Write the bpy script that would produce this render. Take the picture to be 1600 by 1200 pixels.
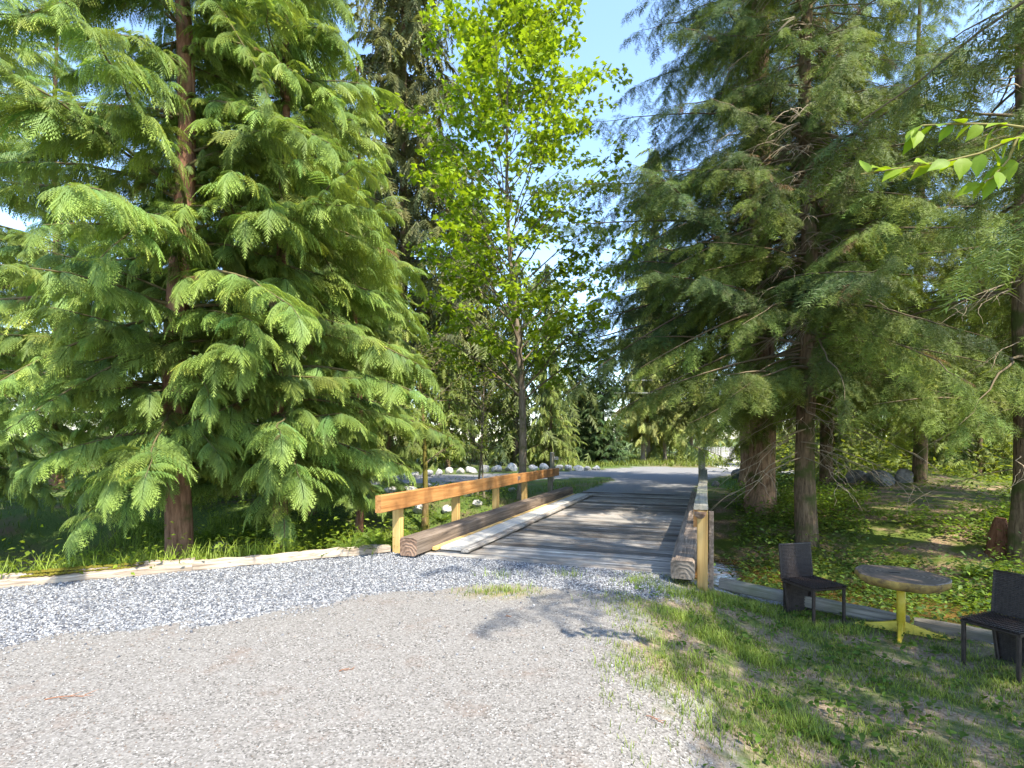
import bpy, math
import numpy as np
from mathutils import Vector, Matrix
R = math.radians
scene = bpy.context.scene
for o in list(bpy.data.objects):
    bpy.data.objects.remove(o)

# ------------------------------------------------------------------ camera, sky, sun, exposure
CAM_H, FPX, HOR = 1.75, 850.0, 690.0          # eye height, focal length and horizon in pixels of the photograph
cam = bpy.data.cameras.new('camera')
camo = bpy.data.objects.new('camera', cam)
scene.collection.objects.link(camo)
camo.location = (0, 0, CAM_H)
camo.rotation_euler = (R(90), 0, 0)
cam.sensor_width = 36
cam.lens = 36 * FPX / 1600
cam.shift_y = (HOR - 600) / 1600
cam.clip_end = 2000
scene.camera = camo

SUN_EL = R(54)
SUN_H = Vector((0.64, -0.77)).normalized()
sun_dir = Vector((SUN_H.x * math.cos(SUN_EL), SUN_H.y * math.cos(SUN_EL), math.sin(SUN_EL)))
world = bpy.data.worlds.new('World')
scene.world = world
world.use_nodes = True
wn, wl = world.node_tree.nodes, world.node_tree.links
wn.clear()
wout = wn.new('ShaderNodeOutputWorld')
wbg = wn.new('ShaderNodeBackground')
wsky = wn.new('ShaderNodeTexSky')
wsky.sky_type = 'NISHITA'
wsky.sun_disc = False
wsky.sun_elevation = SUN_EL
wsky.sun_rotation = math.atan2(SUN_H.x, SUN_H.y)
wsky.air_density = 1.0
wsky.dust_density = 0.4
wsky.ozone_density = 2.2
wbg.inputs['Strength'].default_value = 0.15
wl.new(wsky.outputs[0], wbg.inputs['Color'])
wl.new(wbg.outputs[0], wout.inputs['Surface'])
sl = bpy.data.lights.new('sun', 'SUN')
sl.energy = 3.3
sl.angle = R(0.53)
sl.color = (1.0, 0.93, 0.79)
slo = bpy.data.objects.new('sun', sl)
scene.collection.objects.link(slo)
slo.rotation_euler = (-sun_dir).to_track_quat('-Z', 'Y').to_euler()
slo.location = (20, -20, 40)
scene.view_settings.view_transform = 'Standard'
scene.view_settings.look = 'None'
scene.view_settings.gamma = 1
scene.view_settings.exposure = 1.93
scene.render.engine = 'CYCLES'
scene.cycles.max_bounces = 6
scene.cycles.diffuse_bounces = 4
scene.cycles.transmission_bounces = 4
scene.cycles.transparent_max_bounces = 4

# ------------------------------------------------------------------ helpers
COL = scene.collection
rng = np.random.default_rng(11)

def tag(o, label=None, cat=None, group=None, kind=None):
    if label: o['label'] = label
    if cat: o['category'] = cat
    if group: o['group'] = group
    if kind: o['kind'] = kind
    return o

def empty(name, loc=(0, 0, 0), rz=0.0, sc=1.0):
    o = bpy.data.objects.new(name, None)
    o.empty_display_size = 0.2
    COL.objects.link(o)
    o.location = loc
    o.rotation_euler = (0, 0, rz)
    o.scale = (sc, sc, sc)
    return o

def link(name, me, parent=None):
    o = bpy.data.objects.new(name, me)
    COL.objects.link(o)
    if parent is not None: o.parent = parent
    return o

def mesh_np(name, V, F, mat, col=None, smooth=False, attrs=None):
    """triangles or quads from numpy arrays; col = per-vertex colour"""
    V = np.asarray(V, np.float32); F = np.asarray(F, np.int32)
    me = bpy.data.meshes.new(name)
    k = F.shape[1]
    me.vertices.add(len(V)); me.vertices.foreach_set('co', V.ravel())
    me.loops.add(F.size); me.loops.foreach_set('vertex_index', F.ravel())
    me.polygons.add(len(F))
    me.polygons.foreach_set('loop_start', np.arange(0, F.size, k, dtype=np.int32))
    if smooth: me.polygons.foreach_set('use_smooth', np.ones(len(F), bool))
    if col is not None:
        a = me.attributes.new('Col', 'FLOAT_COLOR', 'POINT')
        c = np.ones((len(V), 4), np.float32); c[:, :3] = col
        a.data.foreach_set('color', c.ravel())
    for n, v in (attrs or {}).items():
        a = me.attributes.new(n, 'FLOAT', 'POINT')
        a.data.foreach_set('value', np.asarray(v, np.float32))
    me.update(calc_edges=True)
    me.validate()
    if mat is not None: me.materials.append(mat)
    return me

class Soup:
    def __init__(s): s.V, s.F, s.C, s.n = [], [], [], 0
    def add(s, V, F, C=(1, 1, 1)):
        V = np.asarray(V, float).reshape(-1, 3); F = np.asarray(F, int)
        if len(V) == 0: return
        s.V.append(V); s.F.append(F + s.n)
        s.C.append(np.broadcast_to(np.asarray(C, float), V.shape)); s.n += len(V)
    def mesh(s, name, mat, smooth=False):
        return mesh_np(name, np.concatenate(s.V), np.concatenate(s.F), mat, np.concatenate(s.C), smooth)

def unit(a): return a / np.maximum(np.linalg.norm(a, axis=-1, keepdims=True), 1e-9)

def frames(d, up):
    X = unit(d); Y = unit(np.cross(up, X)); Z = np.cross(X, Y)
    return np.stack([X, Y, Z], -1)

def scatter(soup, T, pos, Rm, sc, c0, c1=None):
    """copies of template T=(V,F,tip) at pos with frames and scales; colour c0 -> c1 along tip"""
    V, F, tip = T
    N, n = len(pos), len(V)
    if N == 0: return
    W = np.einsum('nij,vj->nvi', Rm, V) * np.asarray(sc).reshape(-1, 1, 1) + pos[:, None, :]
    FF = F[None] + (np.arange(N) * n)[:, None, None]
    c0 = np.broadcast_to(np.asarray(c0, float), (N, 3))
    if c1 is None: c1 = c0
    c1 = np.broadcast_to(np.asarray(c1, float), (N, 3))
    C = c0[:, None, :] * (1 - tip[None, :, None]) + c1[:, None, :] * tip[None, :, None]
    soup.add(W.reshape(-1, 3), FF.reshape(-1, F.shape[1]), C.reshape(-1, 3))

def tube(soup, pts, rad, n=6, col=(1, 1, 1), rough=0.0, r=None, cap=False):
    """tapered tube of triangles along a polyline"""
    pts = np.asarray(pts, float); m = len(pts)
    rad = np.broadcast_to(np.asarray(rad, float), (m,))
    t = unit(np.gradient(pts, axis=0))
    ref = np.array([0.3, 0.2, 1.0]) if abs(t[:, 2]).mean() < 0.8 else np.array([1.0, 0.1, 0.0])
    A = unit(np.cross(t, ref)); B = np.cross(t, A)
    th = np.linspace(0, 2 * np.pi, n, endpoint=False)
    rr = rad[:, None] * (1 + rough * ((r or rng).random((m, n)) - 0.5) * 2) if rough else np.repeat(rad[:, None], n, 1)
    V = pts[:, None, :] + rr[..., None] * (np.cos(th)[None, :, None] * A[:, None, :] + np.sin(th)[None, :, None] * B[:, None, :])
    i = np.arange(m - 1)[:, None]; j = np.arange(n)[None, :]; j2 = (j + 1) % n
    a, b, c, d = i * n + j, i * n + j2, (i + 1) * n + j2, (i + 1) * n + j
    F = np.concatenate([np.stack([a, b, c], -1).reshape(-1, 3), np.stack([a, c, d], -1).reshape(-1, 3)])
    V = V.reshape(-1, 3)
    if cap:
        V = np.concatenate([V, pts[:1], pts[-1:]]); q = m * n
        jj = np.arange(n); kk = (jj + 1) % n
        F = np.concatenate([F, np.stack([kk, jj, np.full(n, q)], -1), np.stack([(m - 1) * n + jj, (m - 1) * n + kk, np.full(n, q + 1)], -1)])
    soup.add(V, F, col)

# ------------------------------------------------------------------ materials
def nmat(name):
    m = bpy.data.materials.new(name); m.use_nodes = True
    nt = m.node_tree
    return m, nt, nt.nodes, nt.links, nt.nodes['Principled BSDF']

def N(nt, typ, **kw):
    n = nt.nodes.new(typ)
    for k, v in kw.items():
        if k in n.inputs: n.inputs[k].default_value = v
        else: setattr(n, k, v)
    return n

def ramp(nt, stops):
    r = nt.nodes.new('ShaderNodeValToRGB')
    el = r.color_ramp.elements
    while len(el) < len(stops): el.new(0.5)
    for e, (p, c) in zip(el, stops):
        e.position = p; e.color = (*c, 1) if len(c) == 3 else c
    return r

def mixc(nt, fac, a, b, mode='MIX'):
    m = nt.nodes.new('ShaderNodeMix'); m.data_type = 'RGBA'; m.blend_type = mode
    for s, v in ((0, fac), (6, a), (7, b)):
        if hasattr(v, 'is_linked') or hasattr(v, 'links'): nt.links.new(v, m.inputs[s])
        elif s == 0: m.inputs[0].default_value = v
        else: m.inputs[s].default_value = (*v, 1)
    return m.outputs[2]

def math_n(nt, op, a, b=None, clamp=False):
    m = nt.nodes.new('ShaderNodeMath'); m.operation = op; m.use_clamp = clamp
    for i, v in enumerate((a, b)):
        if v is None: continue
        if hasattr(v, 'links'): nt.links.new(v, m.inputs[i])
        else: m.inputs[i].default_value = v
    return m.outputs[0]

def leaf_mat(name, trans=0.35, rough=0.5, spec=0.35, tint=(1.15, 1.1, 0.5)):
    m, nt, ns, ls, p = nmat(name)
    a = N(nt, 'ShaderNodeAttribute', attribute_name='Col')
    ls.new(a.outputs['Color'], p.inputs['Base Color'])
    p.inputs['Roughness'].default_value = rough
    p.inputs['Specular IOR Level'].default_value = spec
    t = ns.new('ShaderNodeBsdfTranslucent')
    ls.new(mixc(nt, 1.0, a.outputs['Color'], tint, 'MULTIPLY'), t.inputs['Color'])
    mx = ns.new('ShaderNodeMixShader'); mx.inputs[0].default_value = trans
    ls.new(p.outputs[0], mx.inputs[1]); ls.new(t.outputs[0], mx.inputs[2])
    ls.new(mx.outputs[0], ns['Material Output'].inputs['Surface'])
    return m

def bark_mat(name, dark, light, moss=None, moss_amt=0.3, scale=1.0):
    m, nt, ns, ls, p = nmat(name)
    tc = N(nt, 'ShaderNodeTexCoord'); mp = N(nt, 'ShaderNodeMapping')
    mp.inputs['Scale'].default_value = (9 * scale, 9 * scale, 1.4 * scale)
    ls.new(tc.outputs['Object'], mp.inputs['Vector'])
    n1 = N(nt, 'ShaderNodeTexNoise', Scale=2.2, Detail=6, Roughness=0.7)
    ls.new(mp.outputs[0], n1.inputs['Vector'])
    r = ramp(nt, [(0.32, dark), (0.68, light)]); ls.new(n1.outputs['Fac'], r.inputs[0])
    c = r.outputs[0]
    if moss:
        n2 = N(nt, 'ShaderNodeTexNoise', Scale=2.1, Detail=4)
        ls.new(tc.outputs['Object'], n2.inputs['Vector'])
        rr = ramp(nt, [(0.62 - moss_amt * 0.3, (0, 0, 0)), (0.72 - moss_amt * 0.3, (1, 1, 1))])
        ls.new(n2.outputs['Fac'], rr.inputs[0])
        c = mixc(nt, rr.outputs[0], c, moss)
    ls.new(c, p.inputs['Base Color'])
    p.inputs['Roughness'].default_value = 0.95
    p.inputs['Specular IOR Level'].default_value = 0.15
    b = N(nt, 'ShaderNodeBump', Strength=0.9, Distance=0.03); ls.new(n1.outputs['Fac'], b.inputs['Height'])
    ls.new(b.outputs[0], p.inputs['Normal'])
    return m

def wood_mat(name, dark, mid, light, axis=0, grain=1.0, rough=0.85, vary=(0.68, 0.6), stain=None):
    """weathered or new sawn timber, grain along local axis"""
    m, nt, ns, ls, p = nmat(name)
    tc = N(nt, 'ShaderNodeTexCoord'); oi = N(nt, 'ShaderNodeObjectInfo')
    add = N(nt, 'ShaderNodeVectorMath', operation='ADD')
    sc3 = N(nt, 'ShaderNodeVectorMath', operation='SCALE')
    comb = N(nt, 'ShaderNodeCombineXYZ')
    for i in range(3): ls.new(oi.outputs['Random'], comb.inputs[i])
    ls.new(comb.outputs[0], sc3.inputs[0]); sc3.inputs['Scale'].default_value = 37.0
    ls.new(tc.outputs['Object'], add.inputs[0]); ls.new(sc3.outputs[0], add.inputs[1])
    mp = N(nt, 'ShaderNodeMapping'); s = [28 * grain] * 3; s[axis] = 1.3 * grain
    mp.inputs['Scale'].default_value = s
    ls.new(add.outputs[0], mp.inputs['Vector'])
    n1 = N(nt, 'ShaderNodeTexNoise', Scale=1.0, Detail=5, Roughness=0.65, Distortion=0.6)
    ls.new(mp.outputs[0], n1.inputs['Vector'])
    n2 = N(nt, 'ShaderNodeTexNoise', Scale=2.3, Detail=3); ls.new(add.outputs[0], n2.inputs['Vector'])
    r = ramp(nt, [(0.28, dark), (0.5, mid), (0.72, light)]); ls.new(n1.outputs['Fac'], r.inputs[0])
    c = r.outputs[0]
    if stain:
        rr = ramp(nt, [(0.5, (0, 0, 0)), (0.7, (1, 1, 1))]); ls.new(n2.outputs['Fac'], rr.inputs[0])
        c = mixc(nt, math_n(nt, 'MULTIPLY', rr.outputs[0], 0.75), c, stain)
    v = math_n(nt, 'ADD', math_n(nt, 'MULTIPLY', oi.outputs['Random'], vary[1]), vary[0])
    hv = N(nt, 'ShaderNodeHueSaturation'); ls.new(c, hv.inputs['Color']); ls.new(v, hv.inputs['Value'])
    ls.new(hv.outputs[0], p.inputs['Base Color'])
    p.inputs['Roughness'].default_value = rough
    p.inputs['Specular IOR Level'].default_value = 0.25
    b = N(nt, 'ShaderNodeBump', Strength=0.6, Distance=0.008); ls.new(n1.outputs['Fac'], b.inputs['Height'])
    ls.new(b.outputs[0], p.inputs['Normal'])
    return m

def plain_mat(name, a, b, scale=20, rough=0.6, bump=0.3, dist=0.005, metallic=0.0, spec=0.4):
    m, nt, ns, ls, p = nmat(name)
    tc = N(nt, 'ShaderNodeTexCoord')
    n1 = N(nt, 'ShaderNodeTexNoise', Scale=scale, Detail=6, Roughness=0.65); ls.new(tc.outputs['Object'], n1.inputs['Vector'])
    r = ramp(nt, [(0.35, a), (0.65, b)]); ls.new(n1.outputs['Fac'], r.inputs[0])
    ls.new(r.outputs[0], p.inputs['Base Color'])
    p.inputs['Roughness'].default_value = rough; p.inputs['Metallic'].default_value = metallic
    p.inputs['Specular IOR Level'].default_value = spec
    bu = N(nt, 'ShaderNodeBump', Strength=bump, Distance=dist); ls.new(n1.outputs['Fac'], bu.inputs['Height'])
    ls.new(bu.outputs[0], p.inputs['Normal'])
    return m

def col_mat(name, rough=0.8, spec=0.2, noise=0.0):
    m, nt, ns, ls, p = nmat(name)
    a = N(nt, 'ShaderNodeAttribute', attribute_name='Col')
    ls.new(a.outputs['Color'], p.inputs['Base Color'])
    p.inputs['Roughness'].default_value = rough; p.inputs['Specular IOR Level'].default_value = spec
    return m

def ring_mat(name, dark, light, cracks=True):
    """sawn log end: growth rings round local x axis"""
    m, nt, ns, ls, p = nmat(name)
    tc = N(nt, 'ShaderNodeTexCoord'); mp = N(nt, 'ShaderNodeMapping')
    mp.inputs['Scale'].default_value = (0.0, 1, 1)
    ls.new(tc.outputs['Object'], mp.inputs['Vector'])
    w = N(nt, 'ShaderNodeTexWave', wave_type='RINGS', rings_direction='SPHERICAL', Scale=6, Distortion=5, Detail=4)
    w.inputs['Detail Scale'].default_value = 2
    ls.new(mp.outputs[0], w.inputs['Vector'])
    n = N(nt, 'ShaderNodeTexNoise', Scale=9, Detail=5); ls.new(tc.outputs['Object'], n.inputs['Vector'])
    r = ramp(nt, [(0.1, dark), (0.9, light)]); ls.new(w.outputs['Fac'], r.inputs[0])
    r2 = ramp(nt, [(0.35, (0.45, 0.42, 0.4)), (0.65, (1, 1, 1))]); ls.new(n.outputs['Fac'], r2.inputs[0])
    ls.new(mixc(nt, 1.0, r.outputs[0], r2.outputs[0], 'MULTIPLY'), p.inputs['Base Color'])
    p.inputs['Roughness'].default_value = 0.9
    b = N(nt, 'ShaderNodeBump', Strength=0.5, Distance=0.01); ls.new(w.outputs['Fac'], b.inputs['Height'])
    ls.new(b.outputs[0], p.inputs['Normal'])
    return m

M = {}
M['cedar'] = leaf_mat('cedar_foliage', 0.36, 0.55, 0.28, (1.2, 1.1, 0.5))
M['needle'] = leaf_mat('needle_foliage', 0.32, 0.55, 0.25, (1.2, 1.1, 0.5))
M['leaf'] = leaf_mat('broad_leaf', 0.50, 0.5, 0.22, (1.25, 1.15, 0.35))
M['grass'] = leaf_mat('grass_blade', 0.35, 0.55, 0.3, (1.15, 1.1, 0.45))
M['cedar_bark'] = bark_mat('cedar_bark', (0.10, 0.05, 0.03), (0.36, 0.20, 0.125), (0.09, 0.085, 0.03), 0.25)
M['fir_bark'] = bark_mat('fir_bark', (0.06, 0.04, 0.025), (0.26, 0.18, 0.11), (0.075, 0.085, 0.025), 0.45)
M['fluted_bark'] = bark_mat('fluted_bark', (0.09, 0.05, 0.03), (0.40, 0.26, 0.16), (0.08, 0.085, 0.025), 0.3)
M['maple_bark'] = bark_mat('maple_bark', (0.10, 0.075, 0.05), (0.33, 0.27, 0.2), (0.10, 0.11, 0.03), 0.15, 1.4)
M['grey_bark'] = bark_mat('grey_bark', (0.16, 0.13, 0.11), (0.42, 0.37, 0.32))
M['moss_bark'] = bark_mat('moss_bark', (0.09, 0.06, 0.03), (0.28, 0.19, 0.09), (0.15, 0.13, 0.03), 0.7)
M['twig'] = col_mat('twig_wood', 0.9)
M['deck'] = wood_mat('deck_wood', (0.045, 0.041, 0.037), (0.205, 0.188, 0.168), (0.40, 0.37, 0.335), 0, 1.0, 0.9, (0.45, 1.0), stain=(0.16, 0.12, 0.09))
M['log'] = wood_mat('kerb_log_wood', (0.06, 0.046, 0.036), (0.18, 0.137, 0.105), (0.32, 0.25, 0.195), 0, 0.8, 0.92)
M['rail'] = wood_mat('cedar_rail_wood', (0.26, 0.105, 0.03), (0.50, 0.235, 0.075), (0.62, 0.34, 0.13), 0, 0.6, 0.6, stain=(0.21, 0.09, 0.03))
M['post'] = wood_mat('cedar_post_wood', (0.36, 0.21, 0.07), (0.56, 0.36, 0.13), (0.66, 0.47, 0.2), 2, 0.6, 0.65)
M['oldpost'] = wood_mat('weathered_post_wood', (0.10, 0.09, 0.07), (0.24, 0.22, 0.18), (0.38, 0.36, 0.3), 2, 0.8, 0.9, stain=(0.12, 0.14, 0.05))
M['cap'] = wood_mat('grey_cap_wood', (0.11, 0.10, 0.075), (0.23, 0.21, 0.165), (0.32, 0.295, 0.24), 0, 0.8, 0.9, stain=(0.2, 0.21, 0.12))
M['board'] = wood_mat('pale_board_wood', (0.36, 0.33, 0.28), (0.54, 0.51, 0.46), (0.66, 0.63, 0.57), 0, 0.7, 0.8)
M['timber'] = wood_mat('edging_timber_wood', (0.13, 0.09, 0.06), (0.42, 0.34, 0.26), (0.62, 0.54, 0.44), 0, 0.9, 0.92)
M['greytimber'] = wood_mat('grey_timber_wood', (0.09, 0.08, 0.065), (0.20, 0.18, 0.15), (0.31, 0.28, 0.24), 0, 0.9, 0.92, stain=(0.1, 0.11, 0.05))
M['ring_warm'] = ring_mat('log_end_warm', (0.26, 0.16, 0.105), (0.36, 0.235, 0.16))
M['ring_grey'] = ring_mat('log_end_grey', (0.13, 0.11, 0.09), (0.17, 0.145, 0.12))
M['moss'] = plain_mat('moss', (0.09, 0.075, 0.012), (0.21, 0.19, 0.03), 60, 1.0, 1.0, 0.02, spec=0.1)
M['rock'] = plain_mat('pale_rock', (0.24, 0.23, 0.21), (0.62, 0.60, 0.57), 5, 0.9, 0.6, 0.05)
M['darkrock'] = plain_mat('dark_rock', (0.07, 0.07, 0.065), (0.2, 0.195, 0.18), 5, 0.9, 0.6, 0.05)
M['yellow'] = plain_mat('yellow_paint', (0.50, 0.36, 0.025), (0.62, 0.47, 0.05), 14, 0.5, 0.15, 0.002)
M['wicker'] = plain_mat('wicker', (0.020, 0.014, 0.012), (0.050, 0.037, 0.032), 30, 0.42, 0.1, 0.001, spec=0.35)
M['metal'] = plain_mat('grey_metal', (0.25, 0.25, 0.25), (0.4, 0.4, 0.4), 10, 0.4, 0.05, 0.001, 0.9)

# ------------------------------------------------------------------ ground shape
EU = np.array([0.342, 0.940]); EV = np.array([0.940, -0.342])     # along / across the bridge
B0 = np.array([2.47, 6.92])                                      # near right corner of the bridge
def buv(u, v): 
    p = B0 + EU * u + EV * v
    return float(p[0]), float(p[1])
EDGE = np.array([(-40, -9), (-16, 1.5), (-6.1, 6.5), (-1.93, 8.72), (2.6, 7.05), (3.85, 6.98), (4.55, 6.15), (5.05, 5.65), (7.2, 3.8), (14, -2.5), (40, -25)])

def edge_dist(x, y):
    """signed distance beyond the creek edge (positive = over the creek)"""
    x = np.asarray(x, float); y = np.asarray(y, float)
    best = np.full(x.shape, 1e9); sgn = np.zeros(x.shape)
    for a, b in zip(EDGE[:-1], EDGE[1:]):
        d = b - a; L2 = d @ d
        t = np.clip(((x - a[0]) * d[0] + (y - a[1]) * d[1]) / L2, 0, 1)
        px, py = a[0] + t * d[0], a[1] + t * d[1]
        dd = np.hypot(x - px, y - py)
        cr = d[0] * (y - a[1]) - d[1] * (x - a[0])
        m = dd < best - 1e-9
        best = np.where(m, dd, best); sgn = np.where(m, np.sign(cr), sgn)
    return best * sgn

def sst(a, b, x):
    t = np.clip((x - a) / (b - a), 0, 1)
    return t * t * (3 - 2 * t)

_ph = rng.random((24, 3)) * 6.28; _dr = rng.normal(size=(24, 2))
def wob(x, y, f, k=0, n=6):
    """cheap smooth noise, about -1..1"""
    v = 0
    for i in range(n):
        a = _dr[(k * n + i) % 24]
        v = v + np.sin((x * a[0] + y * a[1]) * f * (1 + 0.37 * i) + _ph[(k * n + i) % 24, 0]) / (1 + 0.3 * i)
    return v / 2.6

def ground_z(x, y):
    x = np.asarray(x, float); y = np.asarray(y, float)
    s = edge_dist(x, y)
    v = (x - B0[0]) * EV[0] + (y - B0[1]) * EV[1]
    lawn = -0.35 * sst(-0.8, 1.0, v)
    near = np.minimum(lawn, 0)
    bed = -1.30
    rt = sst(0.0, 2.0, v)
    dw = 3.6 - 1.4 * rt
    down = sst(0.0, dw, s)
    s0 = 4.3 - 1.7 * rt
    up = sst(s0, 10.0, s)
    z = np.where(s <= 0, near, near * (1 - down) + bed * down)
    z = np.where(s > np.maximum(s0, dw), bed * (1 - up), z)
    bump = 0.07 * wob(x, y, 1.3, 1) * sst(0.3, 1.5, s) * (1 - 0.75 * sst(9, 12, s))
    # rise of the far woods, right of the road
    far = 0.012 * np.maximum(0, np.abs(x - 6) - 14) + 0.004 * np.maximum(0, y - 45)
    mound = 0.55 * np.exp(-((x - 15.5) ** 2 / 9 + (y - 21) ** 2 / 5))
    return z + bump + far + mound * sst(9, 12, s) + 0.006 * wob(x, y, 2.2, 2) * (s < 0)

def G(px, py):
    """point of the ground seen at a pixel of the photograph"""
    dx, dz = (px - 800) / FPX, -(py - HOR) / FPX
    t = np.linspace(1.5, 160, 24000)
    g = ground_z(dx * t, t)
    hit = np.nonzero(CAM_H + dz * t < g)[0]
    i = hit[0] if len(hit) else len(t) - 1
    return np.array([dx * t[i], t[i], g[i]])

def gp(px, py, z=0.0):
    d = FPX * (CAM_H - z) / (py - HOR)
    return ((px - 800) / FPX * d, d)

def at(px, d):
    return np.array([(px - 800) / FPX * d, d, float(ground_z((px - 800) / FPX * d, d))])

def in_poly(x, y, poly):
    c = np.zeros(x.shape, bool); n = len(poly)
    for i in range(n):
        x1, y1 = poly[i]; x2, y2 = poly[(i + 1) % n]
        if y1 == y2: continue
        c ^= ((y1 > y) != (y2 > y)) & (x < (x2 - x1) * (y - y1) / (y2 - y1) + x1)
    return c

def axis_pts(lo, hi, d0, d1, step, out_lo, out_hi):
    mid = list(np.arange(lo, hi, step)); a, b = [], []
    s, x = step, lo
    while x > out_lo: s *= 1.13; x -= s; a.append(x)
    s, x = step, mid[-1]
    while x < out_hi: s *= 1.055 if x < 60 else 1.16; x += s; b.append(x)
    return np.array(a[::-1] + mid + b)

xs = axis_pts(-9, 9.5, 0, 0, 0.12, -350, 350)
ys = axis_pts(0.3, 14, 0, 0, 0.12, -60, 500)
GX, GY = np.meshgrid(xs, ys)
GZ = ground_z(GX, GY)
S = edge_dist(GX, GY)
ROAD = [gp(1085, 790), gp(1092, 757), gp(1110, 748), gp(1140, 741), gp(1200, 739), gp(1290, 742), gp(1290, 736), gp(1180, 733), gp(1120, 731), gp(1000, 729),
        gp(945, 733), gp(870, 737), gp(780, 740), gp(690, 742), gp(560, 744), gp(560, 757), gp(690, 753), gp(800, 751), gp(880, 748), gp(945, 745), gp(960, 749), gp(925, 762), gp(890, 777), gp(880, 792)]
DRIVE = [gp(1085, 722), gp(1150, 735), gp(1205, 737), gp(1170, 722), gp(1150, 708), gp(1085, 708)]
BEYOND = S > 8.6
wobr = 0.35 * wob(GX, GY, 0.9, 0)
m_road = (in_poly(GX + wobr, GY + wobr, ROAD) & BEYOND).astype(float)
m_drive = (in_poly(GX, GY, DRIVE)).astype(float)
V_ = (GX - B0[0]) * EV[0] + (GY - B0[1]) * EV[1]
xb = 1.25 + 0.75 * sst(5.2, 6.8, GY) - 0.15 * sst(3, 0, GY) + 0.22 * wob(GX, GY, 1.6, 3)
m_lawn = ((S <= 0)) * sst(-0.75, 0.65, GX - xb + 0.25 * wob(GX, GY, 3.1, 2))
patch = np.exp(-(((GX - (-0.15)) / 0.42) ** 2 + ((GY - 6.3) / 0.22) ** 2))
m_blue = (S <= 0.3) * sst(-2.75, -2.1, S * (1 + 0.9 * sst(-2.2, 0.5, GX)) + 0.22 * wob(GX, GY, 2.1, 0) + 0.2 * wob(GX, GY, 6.5, 3)) * (1 - m_lawn)
m_bank = sst(0.0, 0.35, S) * (1 - sst(9.5, 11.0, S))
m_right = sst(2.6, 3.6, V_)                                        # right of the bridge: leaf litter under trees
litter_far = sst(9.5, 11, S) * sst(5.6, 7.5, GX - 0.342 / 0.94 * 0 - 0.12 * (GY - 14)) * (GY < 60)
lawnfar = in_poly(GX, GY, [gp(1095, 760), gp(1165, 766), gp(1400, 752), gp(1400, 738), gp(1230, 742), gp(1150, 743)]) & (S > 8.8)
lit = np.clip(m_bank * (V_ > -2) + litter_far, 0, 1) * (1 - lawnfar)
cls = np.zeros(S.shape, int)                                        # 0 ground, 1 drive, 2 lawn, 3 creek bank, 4 road
cls[(S <= 0) & (m_lawn < 0.5)] = 1
cls[(S <= 0) & (m_lawn >= 0.5)] = 2
cls[(S > 0) & (S < 10)] = 3
cls[(m_road > 0.5) | (m_drive > 0.5)] = 4

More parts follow.
